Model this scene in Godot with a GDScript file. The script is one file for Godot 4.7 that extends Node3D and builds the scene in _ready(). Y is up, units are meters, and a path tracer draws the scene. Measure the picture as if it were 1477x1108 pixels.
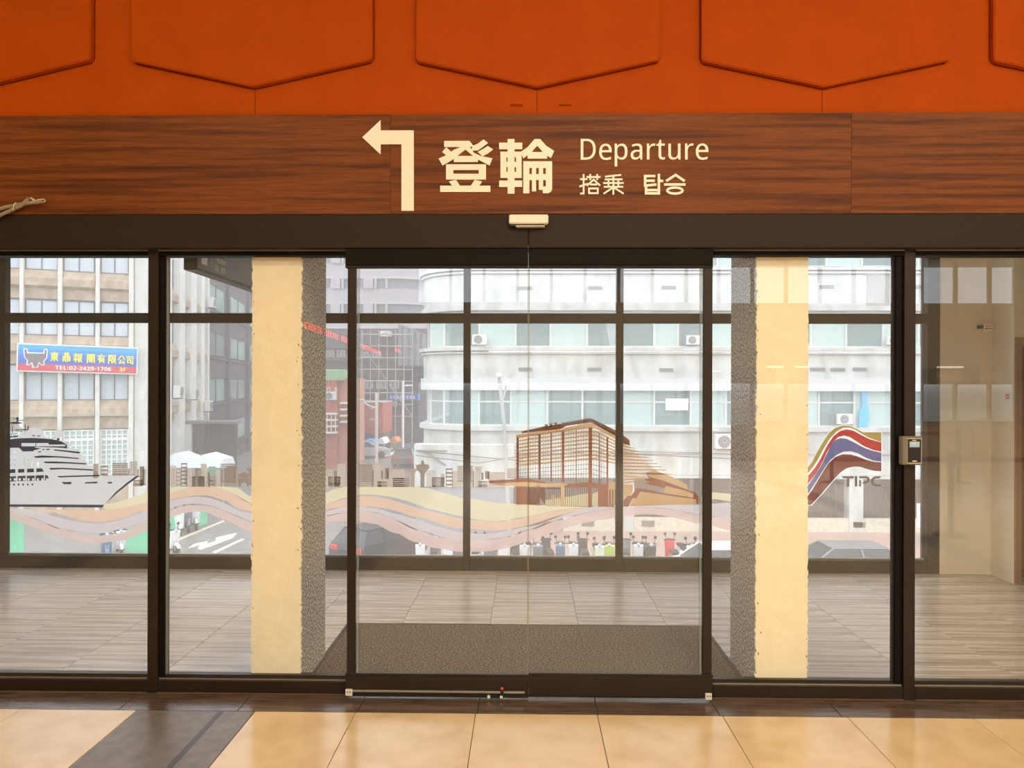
extends Node3D
# A ferry terminal hall: glazed partition with a sliding door, a corridor behind it, printed films on the outer window, a rainy street beyond.
# World: the partition stands on z = 0, the floor on y = 0, the camera 4 m in front of it.

const F := 1109.0
const EYE := Vector3(0.0, 1.62, 3.99)
const WIN := -2.74           # outer window glass
const STREET := -5.0         # street level
var view := Basis(Vector3.UP, 0.0171) * Basis(Vector3.BACK, 0.0026)
var vc := Color.WHITE
var M := {}
var rng := RandomNumberGenerator.new()
var used := {}

# ---------------------------------------------------------------- measuring
func ray(px: float, py: float) -> Vector3:
	return view * Vector3((px - 738.5) / F, -(py - 554.0) / F, -1.0)
func at(px: float, py: float, z := 0.0) -> Vector3:      # where a line of sight meets the plane z
	var d := ray(px, py)
	return EYE + d * ((z - EYE.z) / d.z)
func on(px: float, py: float, y := 0.0) -> Vector3:      # where it meets a floor or the street
	var d := ray(px, py)
	return EYE + d * ((y - EYE.y) / d.y)

# ---------------------------------------------------------------- naming
func numbered(called: String) -> String:
	var n: int = used.get(called, 0)
	used[called] = n + 1
	return called if n == 0 else "%s_%03d" % [called, n]
func tag(o: Node3D, label: String, category: String, group := "", kind := "") -> Node3D:
	o.set_meta("label", label)
	o.set_meta("category", category)
	if group: o.set_meta("group", group)
	if kind: o.set_meta("kind", kind)
	return o
func thing(called: String, label: String, category: String, where := Vector3.ZERO, turn := 0.0, group := "", kind := "") -> Node3D:
	var o := Node3D.new()
	o.name = numbered(called)
	add_child(o, true)
	o.position = where
	o.rotation.y = turn
	return tag(o, label, category, group, kind)
func obj(called: String, s: SurfaceTool, m: Material, parent: Node = self, smooth := false) -> MeshInstance3D:
	var o := MeshInstance3D.new()
	if not smooth: s.generate_normals()
	o.mesh = s.commit()
	o.material_override = m
	o.name = numbered(called) if parent == self else called
	parent.add_child(o, true)
	return o
func piece(called: String, mesh: Mesh, m: Material, parent: Node, where := Vector3.ZERO) -> MeshInstance3D:
	var o := MeshInstance3D.new()
	o.mesh = mesh
	o.material_override = m
	o.name = called
	parent.add_child(o, true)
	o.position = where
	return o
func copy(o: Node3D) -> Node3D:
	var c: Node3D = o.duplicate()
	c.name = numbered(String(o.name).rstrip("0123456789").rstrip("_"))
	add_child(c, true)
	return c

# ---------------------------------------------------------------- shapes
func st() -> SurfaceTool:
	var s := SurfaceTool.new()
	s.begin(Mesh.PRIMITIVE_TRIANGLES)
	s.set_smooth_group(-1)
	return s
func tri(s: SurfaceTool, a: Vector3, b: Vector3, c: Vector3) -> void:
	for v in [a, b, c]:
		s.set_color(vc)
		s.add_vertex(v)
func quad(s: SurfaceTool, a: Vector3, b: Vector3, c: Vector3, d: Vector3) -> void:
	tri(s, a, b, c)
	tri(s, a, c, d)
func box(s: SurfaceTool, lo: Vector3, hi: Vector3, c := 0.0, x := Transform3D()) -> void:   # c: chamfer
	var mid := (lo + hi) / 2
	var h := (hi - lo) / 2
	h = h.abs()
	if c <= 0.0 or c * 2.1 > minf(h.x, minf(h.y, h.z)) * 2:
		var p := []
		for i in 8: p.append(x * (mid + Vector3(h.x if i & 1 else -h.x, h.y if i & 2 else -h.y, h.z if i & 4 else -h.z)))
		for f in [[4, 6, 7, 5], [1, 3, 2, 0], [5, 7, 3, 1], [0, 2, 6, 4], [6, 2, 3, 7], [0, 4, 5, 1]]:
			quad(s, p[f[0]], p[f[1]], p[f[2]], p[f[3]])
		return
	var face := func(ax: int, sg: float) -> Array:
		var u := (ax + 1) % 3
		var v := (ax + 2) % 3
		var r := []
		for k in [[-1, -1], [1, -1], [1, 1], [-1, 1]]:
			var q := Vector3()
			q[ax] = h[ax] * sg
			q[u] = (h[u] - c) * k[0]
			q[v] = (h[v] - c) * k[1]
			r.append(q)
		return r
	for ax in 3:
		for sg in [-1.0, 1.0]:
			var r: Array = face.call(ax, sg)
			if sg > 0: r.reverse()
			quad(s, x * (mid + r[0]), x * (mid + r[1]), x * (mid + r[2]), x * (mid + r[3]))
	for ax in 3:                     # edges run along ax
		var u := (ax + 1) % 3
		var v := (ax + 2) % 3
		for su in [-1.0, 1.0]:
			for sv in [-1.0, 1.0]:
				var q := []
				for e in [[-1, 0], [1, 0], [1, 1], [-1, 1]]:
					var w := Vector3()
					w[ax] = (h[ax] - c) * e[0]
					w[u] = su * (h[u] if e[1] == 0 else h[u] - c)
					w[v] = sv * (h[v] - c if e[1] == 0 else h[v])
					q.append(x * (mid + w))
				if su * sv > 0: q.reverse()
				quad(s, q[0], q[1], q[2], q[3])
	for sx in [-1.0, 1.0]:
		for sy in [-1.0, 1.0]:
			for sz in [-1.0, 1.0]:
				var a := x * (mid + Vector3(sx * h.x, sy * (h.y - c), sz * (h.z - c)))
				var b := x * (mid + Vector3(sx * (h.x - c), sy * h.y, sz * (h.z - c)))
				var d := x * (mid + Vector3(sx * (h.x - c), sy * (h.y - c), sz * h.z))
				if sx * sy * sz > 0: tri(s, a, d, b)
				else: tri(s, a, b, d)
func bar(s: SurfaceTool, a: Vector3, b: Vector3, w: float, t: float, up := Vector3.UP) -> void:   # a beam of section w (sideways) x t
	var d := b - a
	var f := d.normalized()
	if absf(f.dot(up)) > 0.99: up = Vector3.BACK
	var r := f.cross(up).normalized()
	var x := Transform3D(Basis(r, f.cross(r).normalized() * -1.0, -f), (a + b) / 2)
	box(s, Vector3(-w / 2, -t / 2, -d.length() / 2), Vector3(w / 2, t / 2, d.length() / 2), 0.0, x)
func tube(s: SurfaceTool, pts: Array, r: float, n := 8, caps := true) -> void:
	var rings := []
	var side := Vector3.ZERO
	for i in pts.size():
		var d: Vector3 = (pts[mini(i + 1, pts.size() - 1)] - pts[maxi(i - 1, 0)]).normalized()
		if side == Vector3.ZERO: side = d.cross(Vector3.UP if absf(d.y) < 0.9 else Vector3.RIGHT)
		side = (side - d * side.dot(d)).normalized()
		var o := d.cross(side)
		var ring := []
		for k in n:
			var a := TAU * k / n
			ring.append(pts[i] + (side * cos(a) + o * sin(a)) * r)
		rings.append(ring)
	s.set_smooth_group(0)
	for i in rings.size() - 1:
		for k in n:
			quad(s, rings[i][k], rings[i][(k + 1) % n], rings[i + 1][(k + 1) % n], rings[i + 1][k])
	s.set_smooth_group(-1)
	if caps:
		for k in range(1, n - 1):
			tri(s, rings[0][0], rings[0][k + 1], rings[0][k])
			tri(s, rings[-1][0], rings[-1][k], rings[-1][k + 1])
func lathe(s: SurfaceTool, prof: Array, x := Transform3D(), n := 20) -> void:    # prof: Vector2(radius, height), turned round y
	s.set_smooth_group(0)
	for i in prof.size() - 1:
		for k in n:
			var a := TAU * k / n
			var b := TAU * (k + 1) / n
			var p: Vector2 = prof[i]
			var q: Vector2 = prof[i + 1]
			quad(s, x * Vector3(p.x * cos(a), p.y, p.x * sin(a)), x * Vector3(p.x * cos(b), p.y, p.x * sin(b)), x * Vector3(q.x * cos(b), q.y, q.x * sin(b)), x * Vector3(q.x * cos(a), q.y, q.x * sin(a)))
	s.set_smooth_group(-1)
func prism(s: SurfaceTool, poly: PackedVector2Array, z0: float, z1: float, x := Transform3D()) -> void:   # a flat outline given depth along z
	var ids := Geometry2D.triangulate_polygon(poly)
	for i in range(0, ids.size(), 3):
		var p := poly[ids[i]]
		var q := poly[ids[i + 1]]
		var r := poly[ids[i + 2]]
		tri(s, x * Vector3(p.x, p.y, z1), x * Vector3(r.x, r.y, z1), x * Vector3(q.x, q.y, z1))
		tri(s, x * Vector3(p.x, p.y, z0), x * Vector3(q.x, q.y, z0), x * Vector3(r.x, r.y, z0))
	var cw := Geometry2D.is_polygon_clockwise(poly)
	for i in poly.size():
		var p := poly[i]
		var q := poly[(i + 1) % poly.size()]
		var a := x * Vector3(p.x, p.y, z0)
		var b := x * Vector3(q.x, q.y, z0)
		var c := x * Vector3(q.x, q.y, z1)
		var d := x * Vector3(p.x, p.y, z1)
		if cw: quad(s, d, c, b, a)
		else: quad(s, a, b, c, d)
func rect(x0: float, y0: float, x1: float, y1: float) -> PackedVector2Array:
	return PackedVector2Array([Vector2(x0, y0), Vector2(x1, y0), Vector2(x1, y1), Vector2(x0, y1)])
func disc(c: Vector2, rx: float, ry: float, n := 20) -> PackedVector2Array:
	var p := PackedVector2Array()
	for k in n: p.append(c + Vector2(cos(TAU * k / n) * rx, sin(TAU * k / n) * ry))
	return p
func stroke(a: Vector2, b: Vector2, w: float) -> PackedVector2Array:
	var n := (b - a).orthogonal().normalized() * w / 2
	return PackedVector2Array([a + n, b + n, b - n, a - n])
func pts(flat: Array) -> PackedVector2Array:
	var p := PackedVector2Array()
	for i in range(0, flat.size(), 2): p.append(Vector2(flat[i], flat[i + 1]))
	return p
func smooth_at(c: Array, x: float) -> float:       # c: x, y, x, y ...: a smooth curve through the points
	var n := c.size() / 2
	var i := 0
	while i < n - 2 and x > c[2 * (i + 1)]: i += 1
	var x0: float = c[2 * i]
	var x1: float = c[2 * i + 2]
	var slope := func(k: int) -> float:
		var a := maxi(k - 1, 0)
		var b := mini(k + 1, n - 1)
		return (c[2 * b + 1] - c[2 * a + 1]) / (c[2 * b] - c[2 * a])
	var t := clampf((x - x0) / (x1 - x0), 0.0, 1.0)
	var m0: float = slope.call(i) * (x1 - x0)
	var m1: float = slope.call(i + 1) * (x1 - x0)
	var t2 := t * t
	var t3 := t2 * t
	return (2 * t3 - 3 * t2 + 1) * c[2 * i + 1] + (t3 - 2 * t2 + t) * m0 + (-2 * t3 + 3 * t2) * c[2 * i + 3] + (t3 - t2) * m1

# ---------------------------------------------------------------- materials
func rgb(r: float, g: float, b: float) -> Color:
	return Color(r / 255.0, g / 255.0, b / 255.0)
func mat(c: Color, rough := 0.6, metal := 0.0, spec := 0.5) -> StandardMaterial3D:
	var m := StandardMaterial3D.new()
	m.albedo_color = c
	m.roughness = rough
	m.metallic = metal
	m.metallic_specular = spec
	return m
func noise(seed_: int, freq: float, octaves := 4, kind := FastNoiseLite.TYPE_SIMPLEX_SMOOTH) -> FastNoiseLite:
	var n := FastNoiseLite.new()
	n.seed = seed_
	n.noise_type = kind
	n.frequency = freq
	n.fractal_octaves = octaves
	return n
func ramp(cols: Array) -> Gradient:       # offset, colour, offset, colour ...
	var g := Gradient.new()
	var o := PackedFloat32Array()
	var c := PackedColorArray()
	for i in range(0, cols.size(), 2):
		o.append(cols[i])
		c.append(cols[i + 1])
	g.offsets = o
	g.colors = c
	return g
func ntex(n: FastNoiseLite, cols: Array, size := 512) -> NoiseTexture2D:
	var t := NoiseTexture2D.new()
	t.width = size
	t.height = size
	t.seamless = true
	t.noise = n
	if cols: t.color_ramp = ramp(cols)
	return t
func tri_mat(t: Texture2D, scale: Vector3, rough := 0.6, world := true) -> StandardMaterial3D:
	var m := mat(Color.WHITE, rough)
	m.albedo_texture = t
	m.uv1_triplanar = true
	m.uv1_world_triplanar = world
	m.uv1_triplanar_sharpness = 8.0
	m.uv1_scale = scale
	return m
func bump(m: StandardMaterial3D, t: Texture2D, cm: float) -> StandardMaterial3D:
	m.heightmap_enabled = true
	m.heightmap_texture = t
	m.heightmap_scale = cm
	return m
func tone(m: StandardMaterial3D, c: Color) -> StandardMaterial3D:
	var k: StandardMaterial3D = m.duplicate()
	k.albedo_color = c
	return k

func _ready() -> void:
	rng.seed = 7
	# camera
	var cam := Camera3D.new()
	cam.name = "camera"
	cam.fov = rad_to_deg(2.0 * atan(554.0 / F))
	cam.near = 0.05
	cam.far = 400.0
	cam.transform = Transform3D(view, EYE)
	add_child(cam)
	# overcast sky
	var env := Environment.new()
	env.background_mode = Environment.BG_SKY
	var sky := ProceduralSkyMaterial.new()
	sky.sky_top_color = rgb(226, 232, 240)
	sky.sky_horizon_color = rgb(232, 236, 240)
	sky.ground_bottom_color = rgb(120, 120, 120)
	sky.ground_horizon_color = rgb(150, 152, 152)
	sky.sun_angle_max = 0.0
	env.sky = Sky.new()
	env.sky.sky_material = sky
	env.background_energy_multiplier = 4.1
	env.tonemap_mode = Environment.TONE_MAPPER_LINEAR
	env.tonemap_exposure = 1.0
	env.sdfgi_enabled = true
	env.ssao_enabled = true
	env.ssil_enabled = true
	var we := WorldEnvironment.new()
	we.name = "environment"
	we.environment = env
	add_child(we)
	# lamps of the hall and the corridor: warm panels under the ceilings (glowing mesh and light together)
	for p in [Vector4(-3.2, 4.6, 5.6, 0), Vector4(0.8, 4.6, 10.0, 0), Vector4(4.8, 4.6, 10.0, 0), Vector4(-3.2, 8.6, 14.0, 0), Vector4(0.8, 8.6, 24.0, 0), Vector4(4.8, 8.6, 24.0, 0), Vector4(8.8, 6.6, 10.0, 0), Vector4(2.5, 11.5, 17.0, 0), Vector4(9.0, 11.5, 17.0, 0)]:  # the back row is added to brighten the hall mirrored in the glass
		ceiling_lamp(Vector3(p.x, 5.2, p.y), Vector2(1.2, 0.3), p.z)
	for p in [[Vector3(-2.8, 2.95, -1.5), "left of the left pillar"], [Vector3(-0.45, 2.95, -1.5), "behind the sliding door"], [Vector3(2.9, 2.95, -1.5), "right of the right pillar"]]:
		downlight(p[0], p[1])
	materials()
	hall()
	partition()
	corridor()
	window_wall()
	films()
	street()
	left_buildings()
	far_buildings()
	white_building()
	traffic()
	mirrored_hall()
	haze()

func downlight(p: Vector3, spot: String) -> void:
	var t := thing("downlight", "round warm downlight in the corridor ceiling %s" % spot, "lamp", p, 0.0, "downlights of the corridor ceiling")
	var s := st()
	lathe(s, [Vector2(.0, 0), Vector2(.075, 0), Vector2(.08, -.16), Vector2(.10, -.165), Vector2(.10, -.15), Vector2(.09, 0)], Transform3D(), 20)
	obj("can", s, M.white if M.has("white") else mat(rgb(238, 236, 230), .4), t)
	s = st()
	lathe(s, [Vector2(0, -.03), Vector2(.07, -.03), Vector2(.07, -.02), Vector2(0, -.02)], Transform3D(), 16)
	var g := mat(rgb(255, 240, 215), .5)
	g.emission_enabled = true
	g.emission = rgb(255, 226, 180)
	g.emission_energy_multiplier = 5.0
	obj("lamp_diffuser", s, g, t)
	var l := SpotLight3D.new()
	l.name = "lamp_light"
	l.light_color = rgb(255, 226, 184)
	l.light_energy = 3.2
	l.light_size = .05
	l.spot_angle = 38.0
	l.spot_angle_attenuation = .8
	l.spot_range = 20.0
	l.spot_attenuation = 2.0
	l.shadow_enabled = true
	l.rotation_degrees = Vector3(-90, 0, 0)
	l.position = Vector3(0, -.045, 0)
	t.add_child(l)

func ceiling_lamp(p: Vector3, size: Vector2, energy: float) -> void:
	var t := thing("ceiling_lamp", "warm lamp panel under the hall ceiling, %s row from the glass, %s" % ["first" if p.z < 5 else "second" if p.z < 9 else "third", "left" if p.x < -1 else "middle" if p.x < 3 else "right" if p.x < 6 else "far right"], "lamp", p, 0.0, "warm lamp panels on the hall ceiling")
	var s := st()
	box(s, Vector3(-size.x / 2 - .02, -.05, -size.y / 2 - .02), Vector3(size.x / 2 + .02, 0, size.y / 2 + .02), .006)
	obj("lamp_body", s, mat(rgb(225, 222, 215), .5), t)
	s = st()
	box(s, Vector3(-size.x / 2, -.056, -size.y / 2), Vector3(size.x / 2, -.051, size.y / 2))
	var g := mat(rgb(255, 240, 215), .5)
	g.emission_enabled = true
	g.emission = rgb(255, 222, 172)
	g.emission_energy_multiplier = 4.0
	obj("lamp_diffuser", s, g, t)
	var l := AreaLight3D.new()
	l.name = "lamp_light"
	l.area_size = size
	l.light_color = rgb(255, 243, 214)
	l.light_energy = energy
	l.shadow_enabled = true
	l.set("area_range", 40.0)
	l.rotation_degrees = Vector3(-90, 0, 0)
	l.position = Vector3(0, -.065, 0)
	t.add_child(l)

func materials() -> void:
	M.bronze = mat(rgb(40, 29, 20), .42, 0.0, .4)
	M.bronze_dark = mat(rgb(20, 14, 10), .55, 0.0, .25)
	M.beam = mat(rgb(46, 34, 24), .5, 0.0, .3)
	M.steel = mat(rgb(190, 188, 182), .3, .9)
	M.white = mat(rgb(238, 236, 230), .4)
	M.black = mat(rgb(22, 22, 23), .4)
	M.rubber = mat(rgb(32, 30, 29), .8)
	var glass := mat(Color(1, 1, 1, .02), .0)
	glass.transparency = BaseMaterial3D.TRANSPARENCY_ALPHA
	glass.metallic_specular = .46
	M.glass = glass
	M.seal_and_glint = mat(rgb(128, 128, 124), .5)
	# orange paint, fine roller texture
	M.orange = tri_mat(ntex(noise(3, .012, 3), [0.0, rgb(171, 71, 4), 1.0, rgb(180, 76, 6)]), Vector3(.5, .5, .5), .6)
	M.orange.metallic_specular = .2
	bump(M.orange, ntex(noise(4, .09, 3), []), .03)
	# wood grain fascia
	for i in 3:
		var t := ntex(noise(20 + i, .016, 5), [0.0, rgb(78, 40, 14), .3, rgb(108, 58, 22), .48, rgb(126, 70, 28), .7, rgb(138, 78, 33), 1.0, rgb(108, 58, 23)])
		var w := tri_mat(t, Vector3(.075, 2.3, 2.3), .45)
		w.metallic_specular = .3
		w.uv1_offset = Vector3(.37 * i, .21 * i, 0)
		w.detail_enabled = true
		w.detail_blend_mode = BaseMaterial3D.BLEND_MODE_MUL
		w.detail_albedo = M.get("grain", null)
		if not M.has("grain"):
			M.grain = ntex(noise(31, .03, 4), [0.0, rgb(190, 180, 170), .45, rgb(232, 228, 224), 1.0, rgb(255, 255, 255)])
			w.detail_albedo = M.grain
		w.detail_uv_layer = BaseMaterial3D.DETAIL_UV_2
		w.uv2_triplanar = true
		w.uv2_world_triplanar = true
		w.uv2_scale = Vector3(.3, 13, 13)
		M["wood%d" % i] = w
	# beige hall tiles, some variants
	for i in 3:
		M["beige%d" % i] = tri_mat(ntex(noise(40 + i, .008, 5), [0.0, rgb(214, 184, 140), .5, rgb(225, 198, 156), 1.0, rgb(233, 208, 168)]), Vector3(.8, .8, .8), .19)
	M.dark_tile = tri_mat(ntex(noise(44, .02, 5), [0.0, rgb(96, 84, 74), .5, rgb(112, 99, 88), 1.0, rgb(126, 112, 99)]), Vector3(1, 1, 1), .35)
	M.dark_stripe = mat(rgb(70, 61, 56), .4)
	M.strip = tri_mat(ntex(noise(45, .012, 5), [0.0, rgb(74, 58, 48), .5, rgb(92, 74, 62), 1.0, rgb(110, 92, 80)]), Vector3(.4, 2, 5.0), .22)
	M.grout = mat(rgb(88, 72, 58), .9)
	for i in 3:
		M["plank%d" % i] = tri_mat(ntex(noise(50 + i, .010, 5), [0.0, rgb(122, 114, 108), .4, rgb(152, 144, 137), .55, rgb(166, 158, 150), .62, rgb(198, 190, 180), .7, rgb(160, 152, 144), 1.0, rgb(182, 174, 165)]), Vector3(.12, 3, 3.8), .25)
	M.grout_grey = mat(rgb(96, 90, 85), .9)
	M.cream = tri_mat(ntex(noise(60, .02, 4), [0.0, rgb(240, 229, 200), 1.0, rgb(248, 239, 214)]), Vector3(.7, .7, .7), .55)
	bump(M.cream, ntex(noise(61, .05, 3), []), .15)
	M.granite = tri_mat(ntex(noise(62, .22, 3), [0.0, rgb(70, 68, 64), .38, rgb(112, 108, 102), .5, rgb(178, 172, 162), .62, rgb(208, 202, 192), 1.0, rgb(238, 232, 222)]), Vector3(.5, .5, .5), .7)
	M.mat = tri_mat(ntex(noise(63, .25, 2), [0.0, rgb(24, 20, 17), .4, rgb(48, 41, 35), .5, rgb(76, 67, 58), .6, rgb(104, 93, 81), 1.0, rgb(150, 136, 118)]), Vector3(.55, .55, .55), .95)
	bump(M.mat, ntex(noise(64, .3, 2), []), .25)
	M.wall = mat(rgb(236, 228, 206), .7)
	M.ceiling = mat(rgb(230, 226, 216), .8)
	M.dim = mat(rgb(120, 108, 92), .8)

# ---------------------------------------------------------------- the hall this side of the glass
func hall() -> void:
	# floor: slab, a dark strip of tiles along the partition, beige tiles
	var f := Node3D.new()
	f.name = "floor"
	add_child(f)
	tag(f, "polished beige tile floor of the hall with a dark strip along the glass", "floor", "", "structure")
	var s := st()
	box(s, Vector3(-9.2, -.3, -.0), Vector3(15.2, -.012, 20.2))
	obj("slab", s, M.grout, f)
	var xs := [-9.0]
	var j := -.825 - .594 * 13
	var strip_joints := []
	for i in 40: strip_joints.append(-.825 + .594 * (i - 13))
	for i in strip_joints.size() - 1:
		if strip_joints[i + 1] < -4.2 or strip_joints[i] > 4.4: continue
		s = st()
		box(s, Vector3(strip_joints[i] + .0015, -.03, .006), Vector3(strip_joints[i + 1] - .0015, 0, .214), .0015)
		obj("tile", s, M.strip, f)
	var cuts := [-4.25]
	for p in [-150.0, 21.0, 192.0, 365.5, 512.0, 686.0, 861.0, 1040.0, 1217.0, 1394.0, 1571.0, 1748.0, 1925.0]: cuts.append(on(p, 1029).x)
	for r in 2:
		for i in cuts.size() - 1:
			s = st()
			box(s, Vector3(cuts[i] + .0015, -.03, .217 + .6 * r), Vector3(cuts[i + 1] - .0015, 0, .814 + .6 * r), .0015)
			if i == 3:
				obj("dark_tile", s, M.dark_tile, f)
				s = st()
				var a := on(318, 1027).x
				box(s, Vector3(a - .012, -.001, .217 + .6 * r), Vector3(a + .016, .0006, .814 + .6 * r))
				obj("inlay_stripe", s, M.dark_stripe, f)
			else:
				obj("tile", s, M["beige%d" % ((i * 2 + r) % 3)], f)
	s = st()
	box(s, Vector3(-9.2, -.03, 1.417), Vector3(15.2, 0, 20.2))
	box(s, Vector3(-9.2, -.03, .006), Vector3(-4.26, 0, 1.415))
	box(s, Vector3(cuts[-1] + .01, -.03, .006), Vector3(15.2, 0, 1.415))
	obj("floor_surface", s, M.beige0, f)
	for q in [[-4.32, -3.95], [cuts[3], cuts[4]], [4.03, 4.36]]:      # dark bands run on behind the camera
		s = st()
		box(s, Vector3(q[0], -.01, 1.42), Vector3(q[1], .0008, 14.0))
		obj("dark_band", s, M.dark_tile, f)
	# front wall: orange paint above the glass, with proud pentagon panels
	var top := 5.3
	var wy := at(738, 165, .05).y
	var wf := Node3D.new()
	wf.name = "wall_front"
	add_child(wf)
	tag(wf, "orange painted wall above the wood band with raised pointed panels", "wall", "", "structure")
	s = st()
	box(s, Vector3(-9.2, wy - .2, -.12), Vector3(15.2, top, .035))
	obj("wall_surface", s, M.orange, wf)
	var zp := .066
	var joint_and_shade := mat(rgb(112, 40, 4), .8, 0.0, .1)
	var spans := [[-200.0, 131.0, -30.0, -34.0], [189.0, 537.0, 365.0, 0.0], [600.0, 952.0, 775.0, 0.0], [1012.0, 1372.0, 1189.0, 0.0], [1433.0, 1790.0, 1610.0, 0.0]]
	for q in spans:
		var a := at(q[0], 88, zp)
		var b := at(q[1], 88, zp)
		var tip := at(q[2], 125, zp)
		var poly := PackedVector2Array()
		var r := .022
		var shoulder := (a.y + b.y) / 2
		poly.append(Vector2(a.x, 4.6))
		for k in 5:
			var an := PI + k * (PI / 2 - .25) / 4
			poly.append(Vector2(a.x + r + cos(an) * r, shoulder + r + sin(an) * r))
		poly.append(Vector2(tip.x, tip.y))
		for k in 5:
			var an := 1.5 * PI + .25 + k * (PI / 2 - .25) / 4
			poly.append(Vector2(b.x - r + cos(an) * r, shoulder + r + sin(an) * r))
		poly.append(Vector2(b.x, 4.6))
		poly.append(Vector2(tip.x, 4.6 + (shoulder - tip.y)))
		s = st()
		prism(s, poly, .034, zp)
		# a softened edge: a second, slightly smaller face in front
		var inner := Geometry2D.offset_polygon(poly, -.006)
		if inner.size(): prism(s, inner[0], zp - .001, zp + .003)
		obj("raised_panel", s, M.orange, wf)
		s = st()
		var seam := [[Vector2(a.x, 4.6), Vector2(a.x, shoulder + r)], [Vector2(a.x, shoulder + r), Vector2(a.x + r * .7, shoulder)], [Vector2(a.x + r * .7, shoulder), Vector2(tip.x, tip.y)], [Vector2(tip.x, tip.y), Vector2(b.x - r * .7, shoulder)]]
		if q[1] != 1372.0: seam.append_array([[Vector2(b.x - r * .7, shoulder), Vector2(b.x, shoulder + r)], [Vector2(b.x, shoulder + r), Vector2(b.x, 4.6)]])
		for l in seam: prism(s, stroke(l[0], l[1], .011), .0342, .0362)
		obj("panel_seam_shade", s, joint_and_shade, wf)  # dark strip round the panel: edge shade painted in along the seam
		if q[2] > 0 and q[2] < 1300:      # the fine joint below each point
			s = st()
			box(s, Vector3(tip.x - .0015, wy, .034), Vector3(tip.x + .0015, tip.y, .0358))
			obj("panel_joint", s, joint_and_shade, wf)
	# two small scuffs of bare brown on the orange
	s = st()
	for q in [[736.0, 150.0, 754.0, 154.0], [806.0, 150.0, 824.0, 153.5]]:
		var a := at(q[0], q[3], .036)
		var b := at(q[2], q[1], .036)
		box(s, Vector3(a.x, a.y, .0348), Vector3(b.x, b.y, .0356))
	obj("scuff_mark", s, mat(rgb(140, 54, 8), .8, 0.0, .1), wf)
	# wood grain fascia, in boards with butt joints
	var wl := Node3D.new()
	wl.name = "trim_1"
	add_child(wl)
	tag(wl, "wood grain fascia band of long boards carrying the departure lettering", "fascia", "", "structure")
	var y0 := at(738, 308.3, .06).y
	var y1 := at(738, 164.5, .06).y
	var bx := [-9.2, at(-330, 240, .06).x, at(563, 240, .06).x, at(1228, 240, .06).x, at(1890, 240, .06).x, 15.2]
	for i in bx.size() - 1:
		s = st()
		box(s, Vector3(bx[i] + .0004, y0, .0355), Vector3(bx[i + 1] - .0004, y1, .06), .0008)
		obj("board", s, M["wood%d" % (i % 3)], wl)
	# dark beam over the doors
	var be := Node3D.new()
	be.name = "trim_2"
	add_child(be)
	tag(be, "dark brown metal beam cover running above the glass doors", "beam", "", "structure")
	var yb := at(738, 357.5, .06).y
	var seam := at(762, 330, .06).x
	for q in [[-9.2, seam - .0008], [seam + .0008, 15.2]]:
		s = st()
		box(s, Vector3(q[0], yb, -.10), Vector3(q[1], y0 - .0005, .06), .003)
		obj("cover_plate", s, M.beam, be)
	# rest of the shell
	shell("ceiling", Vector3(-9.2, 5.3, -.1), Vector3(15.2, 5.5, 20.2), M.ceiling, "pale high ceiling of the hall over the camera", "ceiling")
	shell("wall_left", Vector3(-9.4, -.3, -.1), Vector3(-9.2, 5.5, 20.2), M.dim, "plain left wall of the hall outside the picture", "wall")
	shell("wall_right", Vector3(15.2, -.3, -.1), Vector3(15.4, 5.5, 20.2), M.dim, "plain right wall of the hall outside the picture", "wall")

func shell(called: String, lo: Vector3, hi: Vector3, m: Material, label: String, category: String) -> MeshInstance3D:
	var s := st()
	box(s, lo, hi)
	var o := obj(called, s, m)
	tag(o, label, category, "", "structure")
	return o

# ---------------------------------------------------------------- the glazed partition
func slab(s: SurfaceTool, px0: float, py0: float, px1: float, py1: float, z0: float, z1: float, c := 0.0) -> void:   # a box whose front face (z1) is measured in the photograph's frame
	var m := (px0 + px1) / 2
	var a := at(px0, py1, z1)
	var b := at(px1, py0, z1)
	var ya := at(m, py1, z1).y
	var yb := at(m, py0, z1).y
	box(s, Vector3(a.x, ya, z0), Vector3(b.x, yb, z1), c)

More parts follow.
